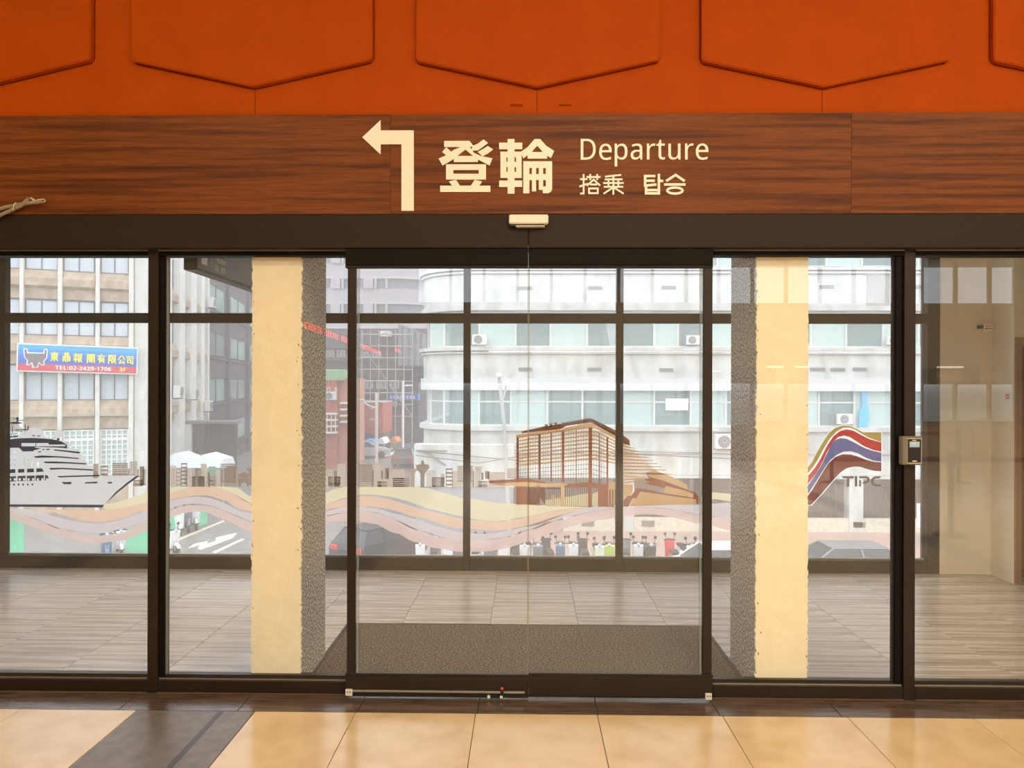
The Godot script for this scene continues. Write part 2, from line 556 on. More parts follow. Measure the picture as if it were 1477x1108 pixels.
func partition() -> void:
	var y_top := at(738, 357.5, .06).y
	var y_rail := at(738, 368.5).y            # underside of the top rail
	var y_bead := at(738, 978.5, -.02).y      # top of the glazing bead
	var y_foot := at(738, 986.0).y            # top of the bottom rail
	var xp := [at(213, 660).x, at(227.5, 660).x, at(1304, 660).x, at(1320.5, 660).x]
	# two posts
	var posts := [[xp[0], xp[1], "dark bronze post between the two left fixed panes", 0.030], [xp[2], xp[3], "dark bronze post at right carrying the card reader", -0.036]]
	for q in posts:
		var t := Node3D.new()
		t.name = numbered("trim_3") if q[3] > 0 else numbered("trim_4")
		add_child(t)
		tag(t, q[2], "post", "", "structure")
		var s := st()
		box(s, Vector3(q[0], 0, -.09), Vector3(q[1], y_top, .0), .002)
		obj("post", s, M.bronze, t)
		s = st()
		var x0: float = q[1] if q[3] > 0 else q[0] + q[3]
		var x1: float = q[1] + q[3] if q[3] > 0 else q[0]
		box(s, Vector3(x0, y_foot, -.075), Vector3(x1, y_rail, -.018), .002)
		obj("glazing_bead", s, M.bronze_dark, t)
		s = st()
		var gx: float = x1 if q[3] > 0 else x0
		box(s, Vector3(gx - .004, y_bead, -.055), Vector3(gx + .004, y_rail, -.03))
		obj("seal_glint_strip", s, M.seal_and_glint if q[3] > 0 else M.rubber, t)
	# fixed lights
	var spans := [[at(-330, 660).x, xp[0], "leftmost fixed pane of the partition with dark bronze rails"], [xp[1], at(499, 660).x, "fixed pane between the left post and the sliding door"], [at(1029, 660).x, xp[2], "fixed pane between the sliding door and the right post"], [xp[3], at(1830, 660).x, "rightmost fixed pane of the partition beside the card reader"]]
	for i in 4:
		var q: Array = spans[i]
		var w := Node3D.new()
		w.name = "window_%d" % (i + 2)
		add_child(w)
		tag(w, q[2], "window", "", "structure")
		var s := st()
		box(s, Vector3(q[0], y_rail, -.085), Vector3(q[1], y_top - .001, -.001), .002)
		obj("top_rail", s, M.bronze_dark, w)
		s = st()
		box(s, Vector3(q[0], y_top - .006, -.0009), Vector3(q[1], y_top - .0005, .004))
		obj("seal_glint_strip", s, M.seal_and_glint, w)  # pale strip painting in the reflected line along the rail top
		s = st()
		box(s, Vector3(q[0], .002, -.085), Vector3(q[1], y_foot, -.0005), .003)
		obj("bottom_rail", s, M.bronze, w)
		s = st()
		prism(s, pts([-.075, y_foot - .001, -.016, y_foot - .001, -.018, y_foot + .008, -.034, y_bead, -.075, y_bead]), q[0], q[1], Transform3D(Basis(Vector3(0, 0, 1), Vector3(0, 1, 0), Vector3(1, 0, 0)), Vector3.ZERO))
		obj("glazing_bead", s, M.bronze, w)
		s = st()
		box(s, Vector3(q[0] + .002, y_foot - .0005, -.0175), Vector3(q[1] - .002, y_foot + .0065, -.0145))
		obj("bead_highlight", s, mat(rgb(176, 170, 160), .25, .7), w)  # pale metallic strip put in as the highlight along the bead
		s = st()
		box(s, Vector3(q[0] + .001, y_bead - .01, -.048), Vector3(q[1] - .001, y_rail + .01, -.040))
		obj("pane", s, M.glass, w)
		s = st()
		box(s, Vector3(q[0], .0, -.002), Vector3(q[1], .0025, .006))
		obj("caulk", s, mat(rgb(112, 90, 66), .8), w)
	# solid ends of the partition, outside the picture
	shell("wall_front", Vector3(-9.2, 0, -.09), Vector3(spans[0][0] - .001, y_top, .0), M.wall, "solid left end of the partition outside the picture", "wall")
	shell("wall_front", Vector3(spans[3][1] + .001, 0, -.09), Vector3(15.2, y_top, .0), M.wall, "solid right end of the partition outside the picture", "wall")
	# the sliding door: two leaves running in front of the fixed lights
	var z0 := .014
	var z1 := .052
	for d in [[498.0, 761.9, 500.0, 513.5, "door_1", "left leaf of the glass sliding door"], [762.3, 1028.5, 1013.5, 1028.0, "door_2", "right leaf of the glass sliding door"]]:
		var w := Node3D.new()
		w.name = d[4]
		add_child(w)
		tag(w, d[5] + " with dark bronze rails", "door", "", "structure")
		var s := st()
		slab(s, d[0], 358.5, d[1], 382.5, z0, z1, .002)
		obj("top_rail", s, M.bronze_dark, w)
		s = st()
		slab(s, d[0], 382.5, d[1], 386.5, z0, z1 - .006, .0015)
		obj("rail_lip", s, M.rubber, w)
		s = st()
		slab(s, d[0], 977.5, d[1], 1006.0, z0, z1, .003)
		obj("bottom_rail", s, M.bronze, w)
		s = st()
		slab(s, d[0], 972.5, d[1], 977.5, z0, z1 - .008, .002)
		obj("rail_lip", s, M.bronze, w)
		s = st()
		slab(s, d[2], 386.5, d[3], 972.5, z0, z1 - .012, .002)
		obj("stile", s, M.bronze, w)
		s = st()
		var left: bool = d[0] < 600
		slab(s, d[3] + .3 if left else d[2] - 5.0, 386.5, d[3] + 5.0 if left else d[2] - .3, 972.5, z0 + .006, z1 - .016)
		var edge := mat(Color(.62, .66, .64, .35), .4)
		edge.transparency = BaseMaterial3D.TRANSPARENCY_ALPHA
		obj("edge_seal", s, edge, w)
		s = st()
		var zc := (z0 + z1) / 2
		slab(s, d[3] + 5.0 if left else d[0] + .6, 386.0, d[1] - .6 if left else d[2] - 5.0, 973.0, zc - .004, zc + .004)
		obj("pane", s, M.glass, w)
		s = st()
		if left: slab(s, 760.6, 386.5, 761.5, 972.5, zc - .005, zc + .005)
		else: slab(s, 762.3, 386.5, 763.0, 972.5, zc - .005, zc + .005)
		obj("meeting_edge", s, mat(rgb(150, 140, 125), .3), w)
	# lock bar on the left leaf, with its red knob
	var t := thing("lock_bar", "long steel lock bar with a red knob along the left door leaf foot", "lock bar")
	var s := st()
	slab(s, 506, 996.8, 757, 1000.0, z1, z1 + .009, .002)
	obj("bar", s, M.steel, t)
	s = st()
	slab(s, 722.0, 994, 726.5, 1004, z1 + .009, z1 + .016, .002)
	obj("catch", s, M.black, t)
	s = st()
	lathe(s, [Vector2(0, -.009), Vector2(.007, -.006), Vector2(.009, 0), Vector2(.007, .006), Vector2(0, .009)], Transform3D(Basis(), at(724, 993.5, z1 + .016)), 12)
	obj("red_knob", s, mat(rgb(210, 62, 40), .4), t).set_meta("label", "small round red knob")
	t = thing("floor_guide", "small steel guide with white ends under the left door leaf", "door guide")
	s = st()
	slab(s, 706, 1004.8, 721, 1007.5, .035, z1 + .01)
	obj("guide_plate", s, M.black, t)
	for p in [703.0, 721.0]:
		s = st()
		slab(s, p, 1004.2, p + 4, 1007.5, .035, z1 + .012, .001)
		obj("guide_end", s, M.white, t)
	for q in [[498.0, 508.0, 995.0, 1004.0, "white metal stop bracket at the left foot of the sliding door"], [1017.5, 1027.0, 1001.0, 1010.0, "white metal stop bracket at the right foot of the sliding door"]]:
		t = thing("stop_bracket", q[4], "bracket")
		s = st()
		slab(s, q[0], q[2], q[1], q[3], z1 + .001, z1 + .014, .0015)
		obj("plate", s, mat(rgb(222, 216, 208), .4), t)
		for k in 2:
			s = st()
			lathe(s, [Vector2(0, .003), Vector2(.003, .002), Vector2(.0035, 0)], Transform3D(Basis(Vector3.RIGHT, PI / 2), at(q[0] + 3 + 3.5 * k, (q[2] + q[3]) / 2 - 1, z1 + .014)), 8)
			obj("screw", s, M.rubber, t)
	# motion sensor over the door
	t = thing("motion_sensor", "white door motion sensor bar on the dark beam above the door seam", "sensor")
	s = st()
	slab(s, 734, 309, 791, 322.5, .061, .105, .006)
	obj("housing", s, mat(rgb(240, 236, 224), .35), t)
	s = st()
	slab(s, 735, 322.2, 785, 326.5, .061, .098, .004)
	obj("lens_cover", s, M.black, t)
	s = st()
	slab(s, 744, 325, 786, 326.8, .061, .100, .001)
	obj("trim_strip", s, mat(rgb(200, 190, 176), .4), t)
	# card reader on the right post
	t = thing("card_reader", "beige access card reader with black face and small screen on the right post", "card reader")
	s = st()
	slab(s, 1301, 629.5, 1330.5, 671, .001, .040, .006)
	obj("housing", s, mat(rgb(122, 114, 104), .35, .1), t)
	s = st()
	slab(s, 1308.5, 632.5, 1329.5, 669, .0395, .043, .001)
	obj("bezel", s, mat(rgb(214, 196, 172), .35, .2), t)
	s = st()
	slab(s, 1309.3, 633.5, 1328.8, 667.6, .0425, .0445, .0007)
	obj("black_face", s, mat(rgb(26, 22, 20), .2), t)
	s = st()
	slab(s, 1312, 637, 1326.5, 645.2, .0447, .0452)
	var scr := mat(rgb(140, 158, 168), .2)
	scr.emission_enabled = true
	scr.emission = rgb(170, 190, 200)
	scr.emission_energy_multiplier = .35
	obj("screen", s, scr, t)
	s = st()
	for q in [[1316.0, 635.0, 1322.0, 636.0], [1316.0, 664.6, 1322.5, 666.0], [1315.0, 639.0, 1322.0, 639.7], [1314.0, 641.2, 1324.0, 641.8]]: slab(s, q[0], q[1], q[2], q[3], .0448, .0456)
	obj("printed_lines", s, mat(rgb(225, 220, 212), .5), t).set_meta("kind", "stuff")
	# cable ends over the beam at the left edge
	t = thing("cable_end", "two grey cable ends tied together hanging over the beam at left", "cable")
	for c in [[[-90, 352], [-50, 334], [-12, 316], [10, 306], [30, 297], [42, 286]], [[-90, 340], [-50, 322], [-14, 306], [8, 299], [34, 294], [62, 290.5]]]:
		s = st()
		var line := []
		for i in c.size(): line.append(at(c[i][0], c[i][1], .075 + .004 * i))
		tube(s, line, .0095, 10)
		obj("cable", s, mat(rgb(150, 136, 116), .6), t, true)
	s = st()
	var c0 := at(21, 298.5, .09)
	var ring := []
	for k in 9: ring.append(c0 + Vector3(sin(k * TAU / 8) * .006 + .006 * cos(k * TAU / 8), cos(k * TAU / 8) * .022, sin(k * TAU / 8) * .016))
	ring.append(ring[-1] + Vector3(.012, -.012, .004))
	tube(s, ring, .0022, 6)
	obj("cable_tie", s, mat(rgb(235, 220, 200), .5), t)
	s = st()
	tube(s, [at(63, 291.5, .098), at(66, 289.5, .10), at(63, 287, .10), at(55, 288, .098), at(50, 290, .098), at(44, 285.5, .098)], .0022, 6)
	tube(s, [at(44, 285, .098), at(49, 287.5, .10), at(52, 290, .10), at(44, 292, .10)], .0022, 6)
	obj("bare_wire", s, mat(rgb(240, 214, 190), .5), t)
	lettering()

# ---------------------------------------------------------------- lettering on the fascia
var lift := 0.0
func flat(poly: PackedVector2Array, z: float) -> PackedVector2Array:      # an outline in the photograph's frame, laid on the plane z
	var p := PackedVector2Array()
	for v in poly:
		var w := at(v.x, v.y, z)
		p.append(Vector2(w.x, w.y))
	return p
func raise(s: SurfaceTool, poly: PackedVector2Array, z := .0605, t := .005) -> void:
	lift = fmod(lift + .00007, .0012)
	prism(s, flat(poly, z + t), z + lift * .1, z + t + lift)
func crop(poly: PackedVector2Array, ox: float, oy: float, k: float) -> PackedVector2Array:
	var p := PackedVector2Array()
	for v in poly: p.append(Vector2(ox + v.x / k, oy + v.y / k))
	return p
func words(called: String, text: String, x: Transform3D, w: float, h: float, depth: float, m: Material, parent: Node, bold := false, face := "Droid Sans") -> MeshInstance3D:   # fitted into a w x h box
	var f := SystemFont.new()
	f.font_names = PackedStringArray([face])
	if bold: f.font_weight = 700
	var tm := TextMesh.new()
	tm.font = f
	tm.text = text
	tm.font_size = 48
	tm.pixel_size = .01
	tm.depth = .02
	tm.curve_step = 1.0
	var bb := tm.get_aabb()
	var o := piece(called, tm, m, parent)
	var sc := Vector3(w / bb.size.x, h / bb.size.y, depth / .02)
	o.transform = x * Transform3D(Basis.from_scale(sc), -Vector3(bb.position.x * sc.x, bb.position.y * sc.y, 0))
	return o

func glyph(s: SurfaceTool, lines: Array, ox: float, oy: float, k: float, w: float, z: float, t := .005) -> void:    # strokes x, y, x, y in a crop of the photograph
	for l in lines:
		var a := Vector2(l[0], l[1])
		var b := Vector2(l[2], l[3])
		var e := (b - a).normalized() * (w * .5 if l.size() < 5 else 0.0)
		raise(s, crop(stroke(a - e, b + e, w), ox, oy, k), z, t)

func lettering() -> void:
	var ivory := mat(rgb(246, 240, 226), .35)
	var s := st()
	var arrow := pts([522.5, 198, 549, 173, 549, 188, 596.8, 188, 596.8, 304, 579, 304, 579, 208, 549, 208, 549, 223])
	raise(s, arrow, .0605, .006)
	tag(obj("direction_arrow", s, ivory), "large ivory bent arrow pointing left on the wood fascia", "arrow sign")
	var k := 7.385
	var t := thing("sign_lettering", "large bold ivory pair of Chinese characters in the middle of the fascia", "lettering")
	s = st()
	var deng := [rect(152, 97, 420, 163), pts([330, 163, 422, 97, 466, 150, 395, 176, 240, 300, 133, 360, 93, 285, 165, 255, 262, 190]), stroke(Vector2(153, 190), Vector2(232, 262), 66), pts([358, 168, 420, 150, 470, 225, 540, 258, 667, 283, 637, 360, 520, 300, 430, 235]),
		pts([572, 82, 622, 120, 560, 165, 510, 200, 440, 200, 455, 150, 510, 128]), pts([618, 152, 674, 188, 610, 238, 560, 262, 510, 215, 560, 188]), rect(255, 258, 513, 323), rect(172, 347, 598, 408), rect(172, 448, 598, 510), rect(172, 400, 250, 455), rect(520, 400, 598, 455),
		pts([202, 530, 280, 513, 325, 580, 242, 580]), pts([478, 513, 556, 530, 524, 580, 432, 580]), rect(110, 575, 645, 642)]
	for p in deng: raise(s, crop(p, 620, 190, k))
	obj("character", s, ivory, t)
	s = st()
	var lun := [rect(828, 78, 902, 660), rect(738, 117, 985, 187), rect(738, 520, 983, 588), rect(752, 212, 978, 272), rect(752, 320, 978, 375), rect(752, 428, 978, 492), rect(752, 265, 815, 435), rect(918, 265, 978, 435), rect(840, 265, 893, 435),
		pts([1115, 78, 1146, 78, 1146, 148, 1080, 220, 995, 285, 968, 215, 1040, 165]), pts([1144, 78, 1175, 78, 1240, 150, 1325, 205, 1290, 282, 1205, 220, 1144, 148]), rect(1040, 216, 1250, 287),
		rect(995, 315, 1303, 385), rect(995, 315, 1060, 657), rect(1235, 315, 1303, 605), pts([1203, 583, 1235, 583, 1237, 520, 1303, 560, 1303, 610, 1290, 640, 1262, 655, 1203, 655]), rect(995, 452, 1303, 515), rect(1087, 380, 1132, 635), rect(1160, 380, 1207, 620)]
	for p in lun: raise(s, crop(p, 620, 190, k))
	obj("character", s, ivory, t)
	t = thing("sign_lettering", "ivory English word Departure at the right of the fascia", "lettering")
	var a := at(837.5, 240.2, .0605)
	var b := at(1021.5, 200.5, .0605)
	words("word", "Departure", Transform3D(Basis(), Vector3(a.x, at(930, 240.2, .0605).y, .063)), b.x - a.x, at(930, 200.5, .0605).y - at(930, 240.2, .0605).y, .005, ivory, t)
	t = thing("sign_lettering", "small ivory Japanese characters under the English word on the fascia", "lettering")
	s = st()
	glyph(s, [[87, 460, 87, 655], [60, 658, 85, 658], [58, 505, 118, 505], [50, 582, 125, 556], [128, 482, 258, 482], [158, 460, 158, 505], [232, 460, 232, 505], [192, 512, 130, 570], [196, 512, 256, 568], [168, 562, 222, 562], [145, 605, 238, 605], [145, 655, 238, 655], [145, 605, 145, 655], [238, 605, 238, 655]], 830, 190, k, 19, .0605)
	obj("character", s, ivory, t)
	s = st()
	glyph(s, [[478, 461, 325, 478], [322, 508, 492, 508], [305, 547, 505, 547], [312, 587, 500, 587], [404, 478, 404, 660], [352, 508, 352, 587], [457, 508, 457, 587], [395, 597, 308, 655], [413, 597, 505, 655]], 830, 190, k, 19, .0605)
	obj("character", s, ivory, t)
	t = thing("sign_lettering", "small ivory Korean characters beside the Japanese ones on the fascia", "lettering")
	s = st()
	glyph(s, [[742, 472, 838, 472], [742, 522, 832, 522], [742, 574, 850, 564], [742, 472, 742, 574], [889, 462, 889, 572], [889, 524, 922, 524], [752, 596, 752, 656], [889, 596, 889, 656], [752, 622, 889, 622], [752, 657, 889, 657]], 830, 190, k, 26, .0605)
	obj("character", s, ivory, t)
	s = st()
	glyph(s, [[1066, 462, 978, 518], [1070, 462, 1152, 518], [957, 562, 1160, 562]], 830, 190, k, 26, .0605)
	for i in 24:
		var p := Vector2(1060 + cos(TAU * i / 24) * 82, 627 + sin(TAU * i / 24) * 32)
		var q := Vector2(1060 + cos(TAU * (i + 1) / 24) * 82, 627 + sin(TAU * (i + 1) / 24) * 32)
		raise(s, crop(stroke(p - (q - p) * .12, q + (q - p) * .12, 25), 830, 190, k))
	obj("character", s, ivory, t)

# ---------------------------------------------------------------- corridor between partition and window
func corridor() -> void:
	var f := Node3D.new()
	f.name = "floor_corridor"
	add_child(f)
	tag(f, "grey wood look tile floor of the corridor behind the glass", "floor", "", "structure")
	var s := st()
	box(s, Vector3(-9.2, -.3, -2.95), Vector3(15.2, -.012, -.0005))
	obj("slab", s, M.grout_grey, f)
	var xs := []
	for i in 24: xs.append(-.825 + .594 * (i - 8))
	var zs := [-.02, -.61, -1.63, -2.65, -2.9]
	for r in 4:
		for i in xs.size() - 1:
			s = st()
			var dx := .012 * ((r * 7 + i * 3) % 3 - 1)
			box(s, Vector3(xs[i] + .001 + dx * .3, -.03, zs[r + 1] + .001), Vector3(xs[i + 1] - .001 + dx * .3, 0, zs[r] - .001), .001)
			obj("tile", s, M["plank%d" % ((i * 5 + r * 2) % 3)], f)
	s = st()
	box(s, Vector3(-9.2, -.03, -2.9), Vector3(xs[0] - .01, 0, -.02))
	box(s, Vector3(xs[-1] + .01, -.03, -2.9), Vector3(15.2, 0, -.02))
	obj("floor_surface", s, M.plank0, f)
	shell("ceiling_corridor", Vector3(-9.2, 2.95, -2.95), Vector3(15.2, 3.15, -.1), M.ceiling, "white ceiling of the corridor hidden above the beam", "ceiling")
	shell("wall_left", Vector3(-9.4, -.3, -2.95), Vector3(-9.2, 3.15, -.1), M.wall, "far left end wall of the corridor outside the picture", "wall")
	# two pillars: rough cream front, granite wash sides
	for q in [[at(363, 700, -.06).x, at(434.5, 700, -.06).x, "thick pillar with rough cream front and grey granite flank at left", 1.0], [at(1090.5, 700, -.06).x, at(1165.5, 700, -.06).x, "thick pillar with rough cream front and grey granite flank at right", -1.0]]:
		var t := Node3D.new()
		t.name = numbered("pillar")
		add_child(t)
		tag(t, q[2], "pillar", "", "structure")
		var x0: float = q[0]
		var x1: float = q[1]
		s = st()
		box(s, Vector3(x0, 0, -.56), Vector3(x1, 2.95, -.075), .004)
		obj("shaft", s, M.granite, t)
		s = st()
		# the render's ragged edge: an outline that wavers by a few millimetres
		var p := PackedVector2Array()
		var n := noise(int(70 + q[3]), .9, 3)
		for i in 240: p.append(Vector2(x1 + n.get_noise_2d(i * .5, 0) * .006 + rng.randfn(0, .0022 if q[3] > 0 else .0008), 2.95 * i / 239.0))
		for i in 240: p.append(Vector2(x0 + n.get_noise_2d(i * .5, 40) * .006 + rng.randfn(0, .0008 if q[3] > 0 else .0022), 2.95 * (239 - i) / 239.0))
		prism(s, p, -.0755, -.06)
		obj("plaster_front", s, M.cream, t)
		s = st()
		for i in 26:
			var y := rng.randf_range(.05, 2.1)
			var ex: float = (x1 if q[3] > 0 else x0) - q[3] * absf(rng.randfn(.004, .012))
			if i > 16: ex = (x0 if q[3] > 0 else x1) + q[3] * rng.randf_range(.002, .012)
			prism(s, disc(Vector2(ex, y), rng.randf_range(.001, .004), rng.randf_range(.002, .007), 6), -.0602, -.0588)
		obj("chipped_spot", s, mat(rgb(120, 92, 58), .9), t)
	# entrance mat
	s = st()
	var mp := [-1.165, 1.175]
	var m := thing("entrance_mat", "brown ribbed entrance mat behind the sliding door", "mat")
	box(s, Vector3(mp[0], .001, -1.14), Vector3(mp[1], .011, -.1), .004)
	obj("pile", s, M.mat, m)
	s = st()
	for q in [[mp[0] - .03, mp[0] + .002, -1.17, -.1], [mp[1] - .002, mp[1] + .03, -1.17, -.1], [mp[0], mp[1], -1.17, -1.138]]: box(s, Vector3(q[0], .0005, q[2]), Vector3(q[1], .009, q[3]), .003)
	obj("rubber_edge", s, M.rubber, m)
	# hanging sign over the corridor, seen along its face
	var h := thing("hanging_sign", "dark grey hanging direction sign in the corridor left of the pillar", "sign", Vector3(-1.825, 2.25, -.25))
	s = st()
	box(s, Vector3(-.075, 0, -1.6), Vector3(0, .36, 0), .003)
	obj("case", s, mat(rgb(44, 38, 34), .5), h)
	s = st()
	box(s, Vector3(-.001, .014, -1.585), Vector3(.004, .35, -.006), .001)
	obj("face_panel", s, mat(rgb(112, 116, 116), .5), h)
	s = st()
	box(s, Vector3(-.05, .36, -.35), Vector3(-.02, .699, -.31))
	obj("hanger", s, M.steel, h)
	s = st()
	box(s, Vector3(-.05, .36, -1.35), Vector3(-.02, .699, -1.31))
	obj("hanger", s, M.steel, h)
	var turn := Basis(Vector3.UP, PI / 2)
	var print_ := mat(rgb(245, 246, 244), .5)
	words("word", "Departure", Transform3D(turn, Vector3(.0055, .070, -.25)), .148, .047, .002, print_, h)
	s = st()
	box(s, Vector3(.0042, .042, -.128), Vector3(.006, .25, -.052))
	obj("pictogram", s, print_, h)
	s = st()
	box(s, Vector3(.0042, .045, -.189), Vector3(.006, .30, -.184))
	obj("divider_line", s, print_, h)
	s = st()
	var gx := Transform3D(turn, Vector3(.0042, 0, 0))
	for g in [[.236, .034], [.27, .034], [.325, .034], [.36, .034]]:
		for l in [[0, 0, .027, 0], [0, .014, .027, .014], [0, .028, .027, .028], [.004, 0, .004, .028], [.023, 0, .023, .028]]:
			prism(s, stroke(Vector2(g[0] + l[0], g[1] + l[1]), Vector2(g[0] + l[2], g[1] + l[3]), .0045), 0, .0016, gx)
	for g in [[.236, .15], [.36, .15]]:
		for l in [[0, 0, .1, 0], [.015, .03, .085, .03], [.02, 0, .02, .03], [.08, 0, .08, .03], [0, .085, .05, .045], [.1, .085, .05, .045], [.02, .1, .08, .1]]:
			prism(s, stroke(Vector2(g[0] + l[0], g[1] + l[1]), Vector2(g[0] + l[2], g[1] + l[3]), .016), 0, .0016, gx)
	obj("small_characters", s, print_, h).set_meta("kind", "stuff")
	# right end: cream wall beside the window, a jog and a doorway
	var xw := at(1356, 700, -2.66).x
	var xj := at(1430, 700, -2.66).x
	var zj := -2.36
	shell("wall_right", Vector3(xw, 0, -2.95), Vector3(xj + .01, 2.95, -2.665), M.wall, "cream wall between the outer window and the doorway at right", "wall")
	var xd := at(1463, 700, zj).x
	shell("wall_right", Vector3(xj, 0, -2.95), Vector3(xd, 2.95, zj), M.wall, "cream wall return beside the dark doorway at right", "wall")
	var yd := at(1470, 503, zj).y
	var w2 := shell("wall_right", Vector3(xd, yd + .09, -2.95), Vector3(15.2, 2.95, zj), M.wall, "cream wall over the doorway at right", "wall")
	shell("wall_right", Vector3(xd + 1.1, 0, -2.95), Vector3(15.2, yd + .09, zj), M.wall, "cream wall right of the doorway outside the picture", "wall")
	var d := Node3D.new()
	d.name = "door_3"
	add_child(d)
	tag(d, "dark wooden doorway with brown frame at the right edge", "door", "", "structure")
	var fr := mat(rgb(150, 108, 70), .45)
	s = st()
	box(s, Vector3(xd + .001, 0, zj - .25), Vector3(xd + .05, yd + .089, zj + .02), .004)
	box(s, Vector3(xd + 1.05, 0, zj - .25), Vector3(xd + 1.099, yd + .089, zj + .02), .004)
	box(s, Vector3(xd + .05, yd + .03, zj - .25), Vector3(xd + 1.05, yd + .089, zj + .02), .004)
	obj("frame", s, fr, d)
	s = st()
	box(s, Vector3(xd + .051, .005, zj - .2), Vector3(xd + 1.049, yd + .028, zj - .16), .003)
	obj("leaf", s, mat(rgb(96, 42, 28), .4), d)
	var tg := thing("red_sticker", "tiny red sticker on the cream wall return by the doorway", "sticker")
	s = st()
	var pz := at(1443, 572, -2.4)
	box(s, Vector3(xj - .0015, pz.y - .022, -2.47), Vector3(xj - .0003, pz.y + .02, -2.42))
	obj("sheet", s, mat(rgb(205, 40, 24), .5), tg)
	s = st()
	box(s, Vector3(xj - .002, pz.y - .006, -2.463), Vector3(xj - .0014, pz.y + .002, -2.427))
	obj("print", s, mat(rgb(240, 200, 190), .5), tg)
	var em := thing("emergency_light", "small cream emergency light box high on the cream wall", "light")
	s = st()
	slab(s, 1419.5, 467, 1433, 478, -2.663, -2.6, .004)
	obj("casing", s, mat(rgb(250, 242, 226), .4), em)
	s = st()
	slab(s, 1414, 469, 1419, 474, -2.663, -2.61, .003)
	obj("lamp_head", s, M.black, em)
	s = st()
	slab(s, 1421, 469.5, 1431.5, 470.6, -2.6, -2.5985)
	slab(s, 1421, 473.0, 1431.5, 474.6, -2.6, -2.5985)
	obj("print_line", s, mat(rgb(190, 110, 90), .5), em)

# ---------------------------------------------------------------- outer window
func window_wall() -> void:
	var w := Node3D.new()
	w.name = "window_1"
	add_child(w)
	tag(w, "wide outer window of dark bronze mullions with rain spotted panes", "window", "", "structure")
	var zf := -2.66
	var zb := -2.733
	var xs := []
	for p in [-874.0, -653.0, -432.0, -211.0, 2.0, 230.0, 452.0, 673.0, 894.0, 1115.0]: xs.append(at(p, 640, zf).x)
	var xe := at(1338, 640, zf).x
	var xw := at(1355.5, 640, zf).x
	var y_sill := at(738, 806, zf).y
	var y0 := at(738, 452, zf).y
	var y1 := at(738, 466, zf).y
	var yt := 2.84
	for x in xs:
		var s := st()
		box(s, Vector3(x - .030, .0, zb), Vector3(x + .030, 2.949, zf), .003)
		obj("mullion", s, M.bronze_dark, w)
	var s := st()
	box(s, Vector3(xe, 0, zb - .05), Vector3(xw, 2.949, zf), .003)
	obj("jamb", s, M.bronze_dark, w)
	var edges := [-9.15]
	edges.append_array(xs)
	edges.append(xe - .03)
	for i in edges.size() - 1:
		var a: float = edges[i] + .0302
		var b: float = edges[i + 1] - .0302 if i < edges.size() - 2 else xe - .0002
		for r in [[.002, y_sill, "bottom_rail"], [y1, y0, "transom"], [yt, 2.949, "top_rail"]]:
			s = st()
			box(s, Vector3(a, r[0], zb), Vector3(b, r[1], zf + .002), .003)
			obj(r[2], s, M.bronze_dark, w)
		s = st()
		box(s, Vector3(a, y_sill, zb), Vector3(b, y_sill + .012, zf - .045))
		obj("sill_seal", s, M.seal_and_glint, w)
		for r in [[y_sill - .02, (y0 + y1) / 2 - .002], [(y0 + y1) / 2 + .002, yt + .03]]:
			s = st()
			box(s, Vector3(edges[i] + .002, r[0], WIN - .008), Vector3(edges[i + 1] + (.02 if i == edges.size() - 2 else -.002), r[1], WIN))
			obj("pane", s, M.glass, w)
	# dried rain spots on the outside of the glass
	var d := st()
	quad(d, Vector3(-9.15, y_sill - .02, WIN - .0095), Vector3(-9.15, yt + .03, WIN - .0095), Vector3(xe, yt + .03, WIN - .0095), Vector3(xe, y_sill - .02, WIN - .0095))
	var spots := tri_mat(ntex(noise(80, .16, 3), [0.0, Color(.93, .94, .95, .03), .55, Color(.93, .94, .95, .08), .66, Color(.95, .96, .97, .30), 1.0, Color(.95, .96, .97, .5)], 1024), Vector3(.9, .9, .9), .8)
	spots.transparency = BaseMaterial3D.TRANSPARENCY_ALPHA
	spots.backlight_enabled = true
	spots.backlight = Color(1, 1, 1)
	var film := obj("rain_spots", d, spots, w)
	film.set_meta("kind", "stuff")
	# the outer wall below and above the window
	shell("wall_outer", Vector3(-9.4, -5.0, -2.95), Vector3(15.4, -.3, -2.7), M.wall, "outer wall of the terminal below the window", "wall")
	shell("wall_outer", Vector3(-9.4, 2.95, -2.95), Vector3(15.4, 5.5, -2.7), M.wall, "outer wall of the terminal above the window", "wall")

# ---------------------------------------------------------------- printed films on the outer window
func leaf(s: SurfaceTool, poly: PackedVector2Array, layer: int, c: Color) -> void:     # one cut of film, flat on the glass
	var z := WIN + .0014 + .0005 * layer
	var p := flat(poly, z)
	var ids := Geometry2D.triangulate_polygon(p)
	vc = c.srgb_to_linear()
	vc.a = c.a
	for i in range(0, ids.size(), 3): tri(s, Vector3(p[ids[i]].x, p[ids[i]].y, z), Vector3(p[ids[i + 2]].x, p[ids[i + 2]].y, z), Vector3(p[ids[i + 1]].x, p[ids[i + 1]].y, z))
	vc = Color.WHITE
func pierced(s: SurfaceTool, poly: PackedVector2Array, rows: Array, layer: int, c: Color) -> void:    # film with rows of cut-out windows: [y0, y1, [x0, x1, x0, x1 ...]]
	var y := -1e4
	for r in rows:
		for q in Geometry2D.intersect_polygons(poly, rect(-1e4, y, 1e4, r[0])): leaf(s, q, layer, c)
		var x := -1e4
		for i in range(0, r[2].size(), 2):
			for q in Geometry2D.intersect_polygons(poly, rect(x, r[0], r[2][i], r[1])): leaf(s, q, layer, c)
			x = r[2][i + 1]
		for q in Geometry2D.intersect_polygons(poly, rect(x, r[0], 1e4, r[1])): leaf(s, q, layer, c)
		y = r[1]
	for q in Geometry2D.intersect_polygons(poly, rect(-1e4, y, 1e4, 1e4)): leaf(s, q, layer, c)
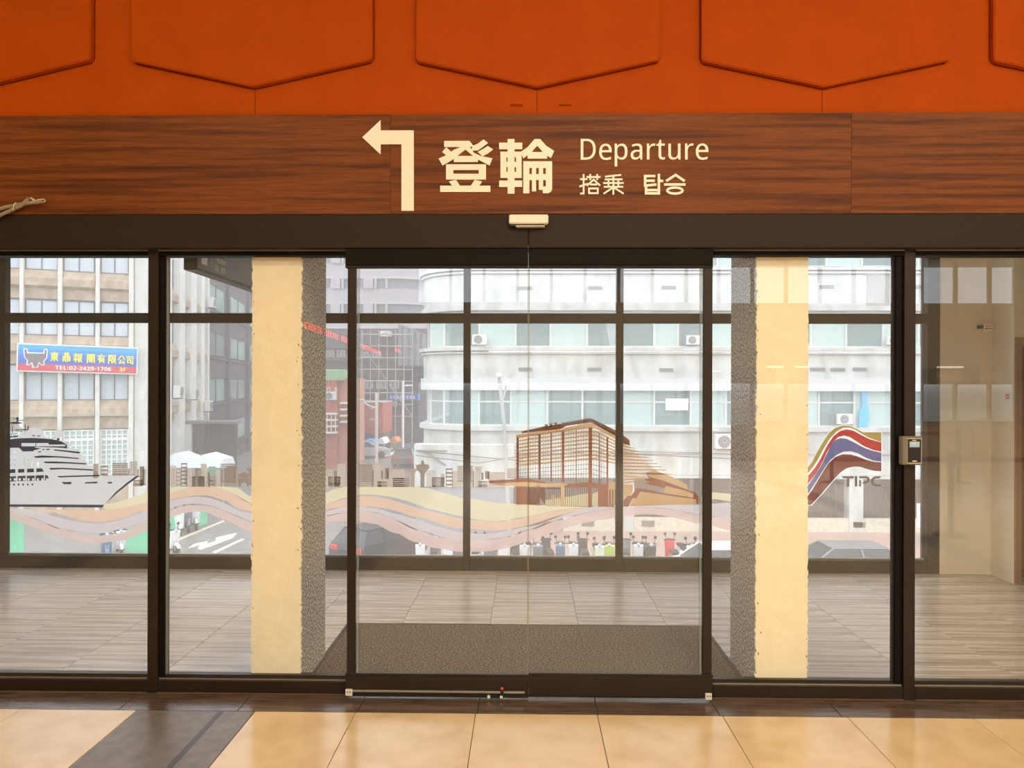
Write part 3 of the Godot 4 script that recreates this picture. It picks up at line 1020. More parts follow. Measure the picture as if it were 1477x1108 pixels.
func ribbon(s: SurfaceTool, top: Array, bottom: Array, x0: float, x1: float, layer: int, c: Color) -> void:
	var n := int((x1 - x0) / 6.0) + 2
	var up := PackedVector2Array()
	var down := PackedVector2Array()
	for i in n:
		var x := lerpf(x0, x1, i / float(n - 1))
		up.append(Vector2(x, smooth_at(top, x)))
		down.append(Vector2(x, smooth_at(bottom, x)))
	for i in n - 1: 
		if up[i + 1].y < down[i + 1].y + .05 or up[i].y < down[i].y + .05:
			leaf(s, PackedVector2Array([up[i], up[i + 1], Vector2(up[i + 1].x, maxf(down[i + 1].y, up[i + 1].y + .06)), Vector2(up[i].x, maxf(down[i].y, up[i].y + .06))]), layer, c)
func film_part(called: String, s: SurfaceTool, parent: Node) -> MeshInstance3D:
	return obj(called, s, M.film, parent)

func films() -> void:
	var f := mat(Color.WHITE, .6)
	f.vertex_color_use_as_albedo = true
	f.transparency = BaseMaterial3D.TRANSPARENCY_ALPHA
	f.backlight_enabled = true
	f.backlight = Color(1.3, 1.3, 1.3)
	M.film = f
	wave_film()
	ship_film()
	skyline_film()
	port_film()
	logo_film()

func wave_film() -> void:
	var t := thing("wave_sticker", "pastel wave band film of yellow, orange, lilac and pink ribbons along the window", "window film")
	var a := .88
	var yt := [90, 735, 150, 727, 210, 711, 240, 703.5, 262, 702, 320, 702, 340, 703, 362, 716, 400, 727, 440, 722, 467, 712, 485, 705, 500, 702, 530, 702, 560, 702, 598, 702, 612, 703.5, 640, 711, 680, 720, 720, 726, 760, 728, 800, 729.5, 850, 731.5]
	var yb := [90, 735, 110, 736, 150, 735.5, 180, 731.5, 210, 724, 240, 714, 262, 706, 280, 702.8, 310, 703.2, 335, 711, 362, 726, 400, 738, 440, 735, 467, 727, 500, 718, 518, 714, 546, 714.5, 579, 720.5, 620, 734, 665, 745, 692, 750.5, 720, 751.5, 762, 745, 805, 736, 850, 731.6]
	var ob := [50, 735.6, 74, 738.6, 104, 747, 128, 751.8, 150, 753, 179, 747, 207, 737.5, 240, 724, 258, 718.5, 280, 715, 300, 715, 320, 721, 351, 736, 400, 752, 440, 748, 467, 736, 500, 731, 518, 730.3, 547, 732.5, 568, 736, 606, 746.5, 629, 754, 663, 762, 703, 765, 729, 764.5, 762, 757.5, 805, 744.5, 850, 732]
	var lt := [0, 733.7, 37, 734.5, 60, 739.5, 74, 744, 104, 751.5, 128, 754.5, 150, 754.5, 179, 748.6, 207, 738.6, 240, 724.3, 258, 719.5, 270, 717.5, 287, 716.5, 310, 720.5, 330, 729, 351, 738.5, 400, 753, 440, 749, 467, 736.6, 500, 731.6, 518, 731.2, 547, 734.5, 568, 741, 590, 746.5, 634, 760.5, 663, 767.5, 703, 770, 730, 767, 762, 759.5, 810, 744, 850, 732, 878, 728.5, 900, 728, 950, 728, 1000, 728, 1060, 725]
	var lb := [0, 734.3, 22, 739.3, 52, 749, 89, 763, 127, 769, 150, 768.3, 179, 761.5, 207, 751.3, 240, 736.7, 258, 729.6, 282, 726.7, 306, 730.3, 339, 742.5, 362, 751.8, 400, 764, 440, 757, 467, 744.5, 500, 739, 530, 738, 560, 745, 607, 765.5, 640, 776, 663, 780.5, 689, 780.5, 730, 775, 762, 764.5, 801, 751, 841, 740.5, 882, 733.8, 902, 732.2, 933, 731.8, 963, 734, 1008, 742, 1060, 751]
	var pt := [0, 736.5, 22, 740, 60, 753, 104, 767.5, 141, 773.5, 179, 767.3, 207, 754.5, 240, 739.6, 258, 731.6, 282, 728.6, 306, 731.2, 334, 742.5, 362, 754.2, 400, 766, 440, 758.5, 467, 745, 500, 739.4, 530, 738.4, 560, 745.4, 607, 766, 640, 776.5, 663, 781, 689, 781, 730, 775.4, 762, 765, 801, 751.4, 841, 741, 882, 734.2, 902, 732.6, 933, 732.2, 963, 734.5, 1008, 742.4, 1060, 751.4]
	var pb := [0, 742.5, 34, 756, 74, 769, 119, 781.5, 141, 784, 171, 780.5, 208, 768, 240, 751, 258, 742.3, 282, 738.2, 301, 740, 320, 748.5, 344, 760, 362, 767.3, 400, 779, 440, 772, 467, 757, 497, 751.6, 519, 752, 540, 756, 570, 769, 599, 782, 629, 791, 663, 796, 689, 796, 730, 791, 762, 780.5, 801, 766.6, 841, 755, 882, 748, 922, 742.8, 943, 742.6, 973, 747, 1008, 755, 1060, 766]
	var ot := [50, 735.5, 90, 735.3, 110, 736.2, 150, 735.8, 180, 731.8, 210, 724.3, 240, 714.3, 262, 706.3, 280, 703.1, 310, 703.5, 335, 711.3, 362, 726.3, 400, 738.3, 440, 735.3, 467, 728, 500, 719, 530, 715.5, 557, 719.5, 590, 729, 620, 737.5, 638, 741.5, 663, 747.5, 703, 752.5, 730, 751.7, 762, 745.3, 805, 736.3, 850, 731.8]
	var s := st()
	ribbon(s, yt, yb, 150, 850, 0, Color(.93, .88, .73, a))
	film_part("yellow_ribbon", s, t)
	s = st()
	ribbon(s, ot, ob, 50, 850, 0, Color(.93, .795, .69, a))
	film_part("orange_ribbon", s, t)
	s = st()
	ribbon(s, lt, lb, 0, 1058, 0, Color(.86, .815, .81, a))
	film_part("lilac_ribbon", s, t)
	s = st()
	ribbon(s, pt, pb, 0, 1058, 0, Color(.89, .785, .745, a))
	film_part("pink_ribbon", s, t)
	s = st()      # the right end, past the port building: yellow over orange
	ribbon(s, [1000, 729, 1015, 714, 1028, 710.5, 1060, 713], [1000, 731, 1015, 724, 1028, 720, 1060, 724], 1012, 1058, 1, Color(.93, .88, .73, a))
	film_part("yellow_ribbon", s, t)

func ship_film() -> void:
	var t := thing("ship_sticker", "grey and navy cruise ship film sailing on the waves at left", "window film")
	var g := Color(.865, .85, .835, .96)
	var navy := Color(.17, .20, .27, .98)
	var K := func(a: Array) -> PackedVector2Array: return crop(pts(a), 0, 590, 6.714)
	var Y := func(y: float) -> float: return 590 + y / 6.714
	var s := st()
	var rows := []
	for r in [[402, 441, [52, 69, 94, 111, 138, 155]], [464, 505, [50, 67, 94, 111, 136, 153, 223, 241, 268, 286]], [516, 560, [48, 65, 90, 107, 133, 150, 220, 238, 263, 281, 307, 326, 356, 377]]]:
		var xs := []
		for x in r[2]: xs.append(x / 6.714)
		rows.append([Y.call(r[0]), Y.call(r[1]), xs])
	pierced(s, K.call([0, 292, 30, 290, 170, 276, 188, 242, 228, 226, 285, 192, 330, 175, 365, 180, 395, 186, 415, 225, 440, 270, 500, 288, 600, 312, 650, 347, 652, 378, 770, 398, 802, 425, 790, 440, 805, 470, 780, 488, 820, 495, 855, 525, 850, 545, 905, 580, 960, 622, 1000, 652, 1365, 646, 1335, 662, 1240, 715, 1150, 790, 1060, 870, 1008, 930, 0, 925]), rows, 1, g)
	film_part("hull", s, t)
	s = st()
	pierced(s, K.call([0, 306, 170, 285, 330, 281, 500, 292, 590, 311, 648, 347, 650, 382, 630, 382, 620, 378, 350, 366, 335, 374, 400, 382, 325, 402, 325, 410, 220, 412, 185, 376, 0, 376]), [[Y.call(330), Y.call(345), [208 / 6.714, 345 / 6.714, 352 / 6.714, 470 / 6.714]], [Y.call(345), Y.call(362), [208 / 6.714, 340 / 6.714, 348 / 6.714, 632 / 6.714]]], 2, navy)
	film_part("bridge_roof", s, t)
	s = st()
	for p in [[520, 390, 775, 415, 770, 432, 525, 402], [325, 460, 400, 450, 600, 460, 770, 475, 755, 485, 560, 470, 345, 474], [420, 510, 520, 508, 835, 525, 835, 538, 640, 528, 440, 526], [475, 572, 600, 570, 905, 585, 895, 598, 600, 583, 490, 589], [552, 650, 965, 638, 962, 651, 575, 664], [595, 708, 695, 707, 688, 729, 620, 729], [826, 710, 945, 704, 940, 721, 822, 722], [1046, 708, 1088, 706, 1082, 722, 1040, 722],
			[38, 588, 148, 582, 148, 621, 58, 622], [175, 583, 235, 581, 235, 615, 175, 618], [262, 580, 328, 577, 328, 612, 262, 615], [352, 577, 405, 574, 425, 606, 352, 612], [412, 390, 432, 385, 428, 398, 412, 400], [450, 386, 485, 386, 480, 397, 446, 397], [370, 412, 398, 408, 394, 420, 370, 422]]:
		s = st()
		leaf(s, K.call(p), 2, navy)
		film_part("deck_line", s, t)
	for i in 8:
		s = st()
		leaf(s, crop(rect([0, 45, 86, 128, 172, 217, 262, 306][i], 722, [14, 59, 100, 143, 188, 231, 275, 320][i], 742), 0, 590, 6.714), 2, navy)
		film_part("porthole", s, t)
	s = st()
	var k := 6.714
	for p in [[[0, 618, 45, 655, 155, 651, 155, 702, 0, 705], [49, 72, 86, 108, 133, 155]], [[170, 650, 247, 647, 247, 698, 170, 700], [180, 202, 223, 245]], [[260, 647, 335, 645, 335, 696, 260, 698], [266, 288, 310, 331]], [[345, 644, 425, 640, 425, 693, 345, 696], [356, 378, 400, 421]], [[436, 639, 460, 645, 472, 665, 460, 688, 436, 693], [446, 463]]]:
		var xs := []
		for x in p[1]: xs.append(x / k)
		pierced(s, K.call(p[0]), [[Y.call(671), Y.call(694), xs]], 2, navy)
	film_part("balcony_band", s, t)
	s = st()
	leaf(s, K.call([0, 923, 1008, 928, 990, 955, 560, 951, 0, 946]), 2, navy)
	leaf(s, K.call([1365, 647, 1318, 648, 1220, 722, 1120, 805, 1035, 902, 1062, 880, 1150, 800, 1250, 722, 1330, 664]), 2, navy)
	film_part("waterline", s, t)
	s = st()
	leaf(s, crop(disc(Vector2(565, 240), 43, 42), 0, 590, k), 1, g)
	film_part("radar_dome", s, t)
	s = st()
	leaf(s, K.call([690, 310, 695, 318, 668, 385, 655, 385]), 1, g)
	film_part("davit", s, t)
	s = st()
	leaf(s, K.call([60, 20, 150, 130, 250, 220, 160, 225]), 0, Color(.8, .79, .77, .55))
	film_part("funnel_plume", s, t)
	s = st()
	for p in [[90, 132, 130, 124, 212, 132, 212, 140, 150, 146, 100, 142], [160, 90, 178, 90, 176, 128, 162, 128], [180, 108, 232, 106, 232, 112, 180, 114], [150, 198, 240, 196, 240, 150, 248, 150, 248, 196, 265, 196, 265, 165, 278, 160, 275, 206, 150, 207], [95, 264, 180, 258, 170, 272, 95, 278], [92, 145, 97, 145, 97, 262, 92, 262], [108, 146, 112, 146, 132, 258, 126, 258], [128, 146, 132, 146, 112, 258, 108, 258], [552, 284, 578, 284, 576, 305, 550, 303], [310, 255, 342, 253, 338, 263, 308, 263], [360, 258, 390, 256, 388, 266, 360, 266], [195, 215, 220, 218, 212, 228, 198, 222]]: leaf(s, K.call(p), 2, navy)
	leaf(s, crop(disc(Vector2(168, 92), 13, 12, 10), 0, 590, k), 2, navy)
	film_part("mast", s, t).set_meta("kind", "stuff")

func skyline_film() -> void:
	var t := thing("skyline_sticker", "taupe paper-cut city skyline film above the wave ribbons", "window film")
	var dark := Color(.60, .53, .475, .95)
	var mid := Color(.70, .63, .565, .93)
	var light := Color(.80, .735, .675, .92)
	# px left, px right, px top, tone, style (0 plain, 1 grid of windows, 2 floor lines, 3 arcade), base
	var list := [[134.5, 142, 669, 1, 0, 690], [145, 155.5, 672, 0, 2, 686], [162, 184.5, 668, 0, 1, 686], [184, 187, 676, 1, 0, 686], [187, 198, 666, 1, 1, 686], [198.3, 200, 677, 0, 0, 686], [201.5, 208, 673, 0, 0, 700], [206, 211, 677, 1, 1, 700], [192, 206, 692.5, 0, 3, 701.5],
		[239.5, 243.5, 689, 0, 0, 702], [241.5, 254, 672, 2, 1, 702], [254, 261, 675.5, 1, 2, 702], [261, 270, 668, 0, 2, 702], [268, 282, 676, 2, 1, 702], [285.5, 290, 678, 1, 0, 702], [277, 295, 687.5, 0, 2, 702], [289.5, 298.5, 669, 2, 0, 702], [298.5, 302, 681, 1, 0, 702], [301, 311.3, 673, 1, 2, 702], [311.5, 318, 678, 2, 0, 702], [318, 340, 669, 0, 1, 696], [318, 340, 697, 1, 3, 702], [339.5, 343.3, 677, 1, 0, 702],
		[468, 479.5, 677, 2, 1, 702.5], [482, 486, 679, 0, 0, 702.5], [473.5, 491, 687.5, 0, 2, 699], [474, 490, 699, 1, 3, 702.5], [486.5, 498, 669, 2, 0, 702.5], [517.8, 537, 670.2, 0, 1, 695.5], [518, 537, 696.5, 1, 3, 702.5], [536.5, 539, 678, 0, 0, 702.5], [540.3, 549.8, 668.5, 2, 0, 702.5], [549.5, 552.6, 679, 0, 0, 691], [555, 560.8, 675.3, 0, 0, 691], [544.5, 558, 694.7, 0, 3, 702.5], [558, 583.5, 677.5, 2, 1, 702.5], [566.8, 590, 689.5, 0, 2, 702.5],
		[614.7, 628.7, 679, 2, 1, 702.5], [635.8, 641, 683.5, 2, 0, 702.5], [623.3, 641, 688.7, 0, 2, 702.5], [643, 653, 675.8, 0, 2, 702.5], [653, 660, 679, 2, 0, 702.5], [660, 682, 672, 0, 1, 696], [660, 683, 697, 1, 3, 702.5], [682, 684, 679, 0, 0, 702.5], [685, 694.6, 673.4, 1, 1, 702.5], [694.6, 697.5, 682, 0, 0, 692], [699.6, 705.8, 679.5, 0, 0, 691], [690, 703, 694, 0, 3, 702.5], [703.5, 729, 681, 2, 0, 702.5], [731.3, 745, 675.7, 1, 1, 690]]
	for q in list:
		var s := st()
		var c: Color = [dark, mid, light][q[3]]
		var rows := []
		var w: float = q[1] - q[0]
		if q[4] == 1:
			var n := int(w / 2.5)
			var y: float = q[2] + 1.6
			while y < q[5] - 2.5:
				var xs := []
				for i in n: xs.append_array([q[0] + w * (i + .28) / n, q[0] + w * (i + .78) / n])
				rows.append([y, y + 1.5, xs])
				y += 2.9
		elif q[4] == 2:
			var y: float = q[2] + 2.2
			while y < q[5] - 1.5:
				rows.append([y, y + (3.0 if w < 11 else .8), [q[0] + 1.0, q[1] - 1.0]])
				y += 5.6 if w < 11 else 2.6
		elif q[4] == 3:
			var n := int(w / 2.6)
			var xs := []
			for i in n: xs.append_array([q[0] + w * (i + .25) / n, q[0] + w * (i + .75) / n])
			rows.append([q[2] + 2.0, q[2] + 4.6, xs])
		pierced(s, rect(q[0], q[2], q[1], q[5]), rows, 0, c)
		film_part("paper_building", s, t)
	# gate with an arch at left, and two mushroom towers
	var s := st()
	leaf(s, crop(pts([1195, 460, 1240, 460, 1240, 438, 1325, 438, 1325, 460, 1368, 460, 1368, 510, 1330, 510, 1330, 520, 1368, 520, 1360, 660, 1335, 660, 1330, 610, 1300, 590, 1270, 590, 1240, 615, 1232, 660, 1208, 660, 1195, 540, 1195, 520, 1260, 520, 1260, 510, 1195, 505]), 230, 640, 10.55), 0, dark)
	leaf(s, crop(pts([1315, 385, 1370, 375, 1400, 360, 1400, 640, 1368, 620, 1368, 405, 1320, 400]), 230, 640, 10.55), 0, dark)
	film_part("paper_gate", s, t)
	for p in [[1225, 578, 1230, 400, 1185, 350, 1190, 335, 1310, 335, 1312, 352, 1275, 400, 1275, 578], [1350, 578, 1350, 400, 1300, 340, 1290, 290, 1360, 268, 1360, 232, 1378, 230, 1379, 205, 1383, 205, 1384, 230, 1400, 232, 1400, 268, 1470, 285, 1465, 330, 1408, 400, 1405, 578]]:
		s = st()
		leaf(s, crop(pts(p), 460, 640, 9.23), 1, mid if p[0] < 1300 else dark)
		film_part("paper_tower", s, t)

func port_film() -> void:
	var t := thing("port_building_sticker", "brown and tan film of a long slatted port building in the middle of the window", "window film")
	var red := Color(.60, .33, .225, .97)
	var deep := Color(.44, .215, .14, .97)
	var tan_ := Color(.80, .625, .42, .97)
	var ox := 700.0
	var oy := 595.0
	var k := 7.385
	var P := func(a: Array) -> PackedVector2Array: return crop(pts(a), 700, 595, 7.385)
	var R := func(a: Array) -> PackedVector2Array: return crop(pts(a), 870, 595, 7.385)
	var s := st()
	leaf(s, P.call([390, 202, 620, 152, 800, 122, 1120, 64, 1150, 72, 1388, 192, 1388, 250, 1130, 105, 860, 145, 820, 172, 390, 222]), 1, deep)
	leaf(s, R.call([132, 192, 215, 245, 280, 295, 285, 358, 215, 318, 132, 262]), 1, deep)
	for i in 34:        # ridge of small fins
		var x := 810.0 + i * 9
		leaf(s, P.call([x, 122 - (x - 800) * .182, x + 5, 121 - (x - 800) * .182, x + 5, 110 - (x - 800) * .182, x, 111 - (x - 800) * .182]), 1, deep)
	film_part("roof", s, t)
	s = st()
	leaf(s, P.call([608, 150, 625, 142, 640, 150, 770, 130, 775, 122, 805, 122, 805, 182, 608, 206]), 2, tan_)
	film_part("name_board", s, t)
	s = st()
	for g in [[632, 126, 0], [682, 119, 1], [730, 108, 2]]:     # three tiny characters
		for l in [[0, 8, 36, 3], [6, 0, 6, 30], [29, -4, 29, 26], [2, 19, 34, 13], [0, 34, 38, 27], [17, 5, 17, 38]]: leaf(s, crop(stroke(Vector2(g[0] + l[0], g[1] + l[1]), Vector2(g[0] + l[2], g[1] + l[3]), 6.5), ox, oy, k), 3, deep)
	for i in 11: leaf(s, P.call([635 + i * 12, 184 - i * 1.6, 643 + i * 12, 183 - i * 1.6, 643 + i * 12, 191 - i * 1.6, 635 + i * 12, 192 - i * 1.6]), 3, deep)
	film_part("name_characters", s, t).set_meta("kind", "stuff")
	s = st()           # parapet under the roof
	leaf(s, P.call([325, 240, 570, 205, 608, 206, 805, 182, 860, 158, 1110, 112, 1180, 118, 1388, 232, 1388, 272, 1180, 152, 1110, 152, 860, 192, 600, 232, 330, 262]), 1, tan_)
	leaf(s, R.call([132, 252, 215, 318, 290, 352, 215, 338, 132, 282]), 1, tan_)
	film_part("parapet", s, t)
	var y_left := func(i: int) -> float: return 262.0 + 37.0 * i
	for i in 9:        # slats round the corner
		s = st()
		var a: float = y_left.call(i)
		var b := 152.0 + 42.0 * i
		var c := b + 118.0 - 9.0 * i
		var h := 15.0
		leaf(s, P.call([302 + 3 * absf(4 - i), a - 14, 340, a, 470, a - 12 + (b - a) * .13, 600, a + (b - a) * .34, 850, a + (b - a) * .68, 1105, b, 1180, b + 2, 1388, c, 1388, c + h, 1180, b + h + 5, 1105, b + h + 3, 850, a + h + (b - a) * .68, 600, a + h + (b - a) * .34, 340, a + h]), 2, tan_)
		film_part("slat", s, t)
	s = st()
	for q in [[345, 24, 262, 712], [577, 20, 235, 720], [828, 27, 196, 742], [1120, 36, 160, 760], [1300, 20, 262, 780]]: leaf(s, P.call([q[0] - q[1] / 2.0, q[2], q[0] + q[1] / 2.0, q[2], q[0] + q[1] / 2.0, q[3], q[0] - q[1] / 2.0, q[3]]), 1, deep if q[0] < 820 else red)
	for q in [[460, 11, 262, 712], [703, 11, 215, 735], [968, 9, 175, 745], [1216, 8, 215, 768]]: leaf(s, P.call([q[0] - q[1] / 2.0, q[2], q[0] + q[1] / 2.0, q[2], q[0] + q[1] / 2.0, q[3], q[0] - q[1] / 2.0, q[3]]), 1, deep)
	film_part("column", s, t)
	s = st()           # fine glazing bars
	for i in 34:
		var x := 372.0 + i * 27.0
		if x > 1290: break
		var y: float = 262 - (x - 345) * .13 if x < 1110 else 162 + (x - 1120) * .6
		leaf(s, P.call([x - 2, y, x + 2, y, x + 2, 715 + (x - 345) * .055, x - 2, 715 + (x - 345) * .055]), 0, Color(.52, .40, .36, .8))
	for i in 3:
		leaf(s, P.call([345, 610 + 36 * i, 1110, 548 + 50 * i, 1110, 553 + 50 * i, 345, 614 + 36 * i]), 0, Color(.45, .30, .27, .85))
		leaf(s, P.call([1140, 552 + 50 * i, 1300, 590 + 56 * i, 1300, 595 + 56 * i, 1140, 557 + 50 * i]), 0, Color(.45, .30, .27, .85))
	film_part("glazing_bars", s, t).set_meta("kind", "stuff")
	s = st()
	leaf(s, P.call([38, 726, 440, 704, 600, 735, 640, 735, 640, 757, 460, 742, 38, 752]), 3, red)
	leaf(s, P.call([38, 752, 460, 742, 640, 757, 800, 755, 888, 767, 880, 790, 600, 795, 330, 788, 100, 772]), 3, Color(.85, .69, .48, .97))
	film_part("entrance_canopy", s, t)
	s = st()
	leaf(s, P.call([330, 785, 455, 795, 455, 982, 330, 982]), 1, red)
	film_part("ground_floor_wall", s, t)
	s = st()
	leaf(s, P.call([455, 795, 640, 800, 640, 985, 580, 905, 580, 985, 455, 985]), 1, deep)
	film_part("ground_floor_wall", s, t)
	s = st()
	leaf(s, P.call([888, 760, 1100, 745, 1310, 770, 1310, 1005, 1200, 1005, 1200, 802, 1132, 800, 1132, 1010, 1095, 1010, 1095, 800, 840, 800, 840, 785]), 1, red)
	film_part("ground_floor_wall", s, t)
	s = st()
	for q in [[553, 582, 770, 995], [806, 842, 775, 1003]]:
		s = st()
		leaf(s, P.call([q[0], q[2], q[1], q[2], q[1], q[3], q[0], q[3]]), 2, Color(.84, .68, .48, .97))
		film_part("canopy_column", s, t)
	s = st()
	leaf(s, P.call([705, 880, 735, 880, 735, 905, 805, 905, 805, 920, 705, 920]), 2, Color(.84, .68, .48, .97))
	film_part("entrance_sill", s, t)
	s = st()
	for i in 12:
		var x := 850.0 + 22.5 * i
		leaf(s, P.call([x, 800, x + 6, 800, x + 6, 1005, x, 1005]), 0, deep)
	for i in 8:
		var x := 648.0 + 21.0 * i
		leaf(s, P.call([x, 800, x + 6, 800, x + 6, 992, x, 992]), 0, deep)
	for i in 3: leaf(s, P.call([1136 + 21 * i, 800, 1141 + 21 * i, 800, 1141 + 21 * i, 1000, 1136 + 21 * i, 1000]), 0, deep)
	leaf(s, P.call([650, 800, 805, 800, 805, 815, 650, 815]), 0, deep)
	film_part("glazing_bars", s, t).set_meta("kind", "stuff")
	s = st()
	for q in [[640, 935, 805, 905], [842, 905, 1095, 860], [1136, 870, 1198, 845]]: leaf(s, P.call([q[0], q[1], q[2], q[3], q[2], 1000, q[0], 995]), 0, Color(.93, .85, .66, .9))
	film_part("pale_interior", s, t)
	s = st()
	leaf(s, P.call([1310, 745, 1388, 740, 1388, 820, 1375, 820, 1375, 1008, 1362, 1008, 1362, 820, 1350, 820, 1350, 1008, 1335, 1008, 1335, 820, 1322, 820, 1322, 1008, 1308, 1008, 1308, 770]), 1, tan_)
	for q in [[1322, 1335], [1350, 1362]]: leaf(s, P.call([q[0], 820, q[1], 820, q[1], 1008, q[0], 1008]), 0, deep)
	film_part("side_pier", s, t)
	# the long right wing: slats that taper to the right
	for i in 13:
		s = st()
		var a := 318.0 + 36.0 * i
		var b := Vector2(285 + 48 * i, 345 + 33.0 * i)
		if i > 8: b = Vector2(670 + 60 * (i - 8), 610 + 44 * (i - 8))
		if i < 10: leaf(s, R.call([132, a - 62, 215, a - 6, b.x, b.y, b.x + 8, b.y + 9, 215, a + 13, 132, a - 44]), 2, tan_)
		else: leaf(s, R.call([215, a - 6, 440, 688 + 10 * (i - 10), 440, 698 + 10 * (i - 10), 215, a + 10]), 2, tan_)
		film_part("slat", s, t)
	s = st()
	for i in 19:
		var x := 222.0 + 21.0 * i
		var y0 := 322.0 + (x - 215) * .86
		leaf(s, R.call([x, y0, x + 7, y0 + 5, x + 7, 795 + (x - 222) * .02, x, 795 + (x - 222) * .02]), 1, Color(.74, .56, .38, .92))
	film_part("fin", s, t)
	s = st()
	leaf(s, R.call([545, 615, 700, 672, 895, 770, 905, 825, 690, 740, 620, 720, 470, 680, 460, 640]), 2, Color(.82, .66, .47, .95))
	film_part("roof_slope", s, t)
	s = st()
	leaf(s, R.call([465, 680, 490, 684, 620, 722, 880, 820, 985, 852, 990, 872, 1015, 892, 1015, 975, 995, 975, 990, 925, 395, 842, 350, 915, 315, 915, 270, 1003, 215, 1003, 215, 942, 262, 885, 300, 885, 352, 808, 420, 812, 600, 850, 660, 862, 960, 912, 960, 868, 870, 830, 665, 782, 655, 805, 480, 768, 450, 752, 490, 745, 492, 735, 450, 722, 452, 712, 494, 708, 494, 700]), 3, red)
	film_part("ramp", s, t)
	s = st()
	leaf(s, R.call([395, 845, 990, 928, 995, 975, 282, 1000, 315, 918, 352, 916]), 2, tan_)
	leaf(s, R.call([665, 784, 870, 832, 958, 868, 958, 908, 655, 860, 640, 850]), 2, tan_)
	leaf(s, R.call([215, 765, 300, 772, 318, 790, 315, 840, 300, 880, 262, 882, 215, 935]), 2, tan_)
	film_part("ramp_wall", s, t)

func logo_film() -> void:
	var t := thing("logo_sticker", "ribbon flag emblem film over the letters TIPC at right", "window film")
	var L := func(a: Array) -> PackedVector2Array: return crop(pts(a), 1160, 600, 8.523)
	var s := st()
	leaf(s, L.call([30, 640, 100, 545, 200, 358, 300, 203, 380, 136, 470, 108, 562, 112, 645, 147, 722, 192, 958, 192, 958, 692, 850, 685, 755, 660, 680, 634, 600, 634, 522, 655, 445, 710, 335, 830, 225, 960, 95, 1100, 30, 1108]), 0, Color(.97, .97, .96, .97))
	film_part("white_backing", s, t)
	s = st()
	leaf(s, L.call([35, 648, 100, 558, 200, 370, 300, 215, 380, 147, 470, 119, 560, 122, 640, 156, 720, 201, 948, 201, 948, 322, 880, 300, 780, 262, 700, 213, 620, 165, 560, 145, 480, 146, 400, 190, 320, 270, 240, 400, 160, 550, 100, 640, 35, 715]), 1, Color(.74, .62, .28, .97))
	film_part("gold_ribbon", s, t)
	s = st()
	leaf(s, L.call([35, 750, 60, 722, 130, 640, 200, 530, 280, 370, 360, 250, 440, 186, 520, 165, 600, 180, 700, 235, 800, 285, 948, 328, 948, 440, 850, 420, 740, 375, 640, 310, 560, 260, 490, 242, 420, 260, 350, 325, 280, 445, 210, 600, 150, 700, 60, 820, 35, 850]), 1, Color(.80, .19, .14, .97))
	film_part("red_ribbon", s, t)
	s = st()
	leaf(s, L.call([375, 302, 440, 274, 520, 282, 620, 330, 740, 395, 850, 432, 948, 452, 948, 562, 850, 550, 760, 515, 660, 460, 570, 436, 480, 441, 400, 480, 320, 545, 250, 640, 150, 800, 60, 940, 35, 965, 35, 860, 65, 830, 150, 702, 215, 600, 285, 448, 335, 345]), 1, Color(.43, .42, .60, .97))
	film_part("blue_ribbon", s, t)
	s = st()
	leaf(s, L.call([300, 578, 380, 507, 470, 472, 570, 475, 660, 500, 760, 540, 850, 562, 948, 570, 948, 682, 850, 675, 760, 650, 680, 625, 600, 625, 520, 645, 440, 700, 330, 820, 220, 950, 90, 1090, 35, 1100, 35, 1000, 100, 905, 200, 738, 255, 645]), 1, Color(.50, .20, .16, .97))
	film_part("maroon_ribbon", s, t)
	var ink := Color(.30, .24, .20, .98)
	s = st()
	for p in [[458, 742, 612, 742, 606, 768, 555, 768, 555, 868, 524, 868, 524, 768, 480, 768]]: leaf(s, L.call(p), 1, ink)
	film_part("letter", s, t)
	s = st()
	leaf(s, L.call([622, 742, 652, 742, 652, 868, 622, 868]), 1, ink)
	film_part("letter", s, t)
	s = st()
	leaf(s, L.call([675, 742, 770, 742, 800, 758, 805, 790, 795, 815, 765, 832, 705, 832, 735, 806, 765, 804, 776, 790, 770, 770, 755, 768, 675, 768]), 1, ink)
	leaf(s, L.call([673, 790, 700, 790, 700, 868, 673, 868]), 1, ink)
	film_part("letter", s, t)
	s = st()
	leaf(s, L.call([945, 742, 928, 770, 880, 770, 856, 785, 848, 805, 856, 828, 880, 842, 945, 842, 945, 868, 870, 868, 832, 848, 817, 805, 830, 765, 868, 742]), 1, ink)
	film_part("letter", s, t)
	s = st()
	for i in 14: leaf(s, L.call([775 + i * 17, 880, 786 + i * 17, 880, 786 + i * 17, 890, 775 + i * 17, 890]), 1, Color(.45, .45, .48, .8))
	film_part("small_print", s, t).set_meta("kind", "stuff")

# ---------------------------------------------------------------- the street outside, 5 m below
func lay(s: SurfaceTool, poly: Array, y: float, t := .012) -> void:      # a flat marking, its outline measured on the ground
	var p := PackedVector2Array()
	for i in range(0, poly.size(), 2):
		var w := on(poly[i], poly[i + 1], y)
		p.append(Vector2(w.x, w.z))
	prism(s, p, y, y + t, Transform3D(Basis(Vector3(1, 0, 0), Vector3(0, 0, 1), Vector3(0, 1, 0)), Vector3.ZERO))
func on_wall(px: float, py: float, o: Vector3, turn: float) -> Vector3:  # in the axes of an upright facade through o
	var n := Vector3(sin(turn), 0, cos(turn))
	var d := ray(px, py)
	return Basis(Vector3.UP, -turn) * (EYE + d * ((o - EYE).dot(n) / d.dot(n)) - o)

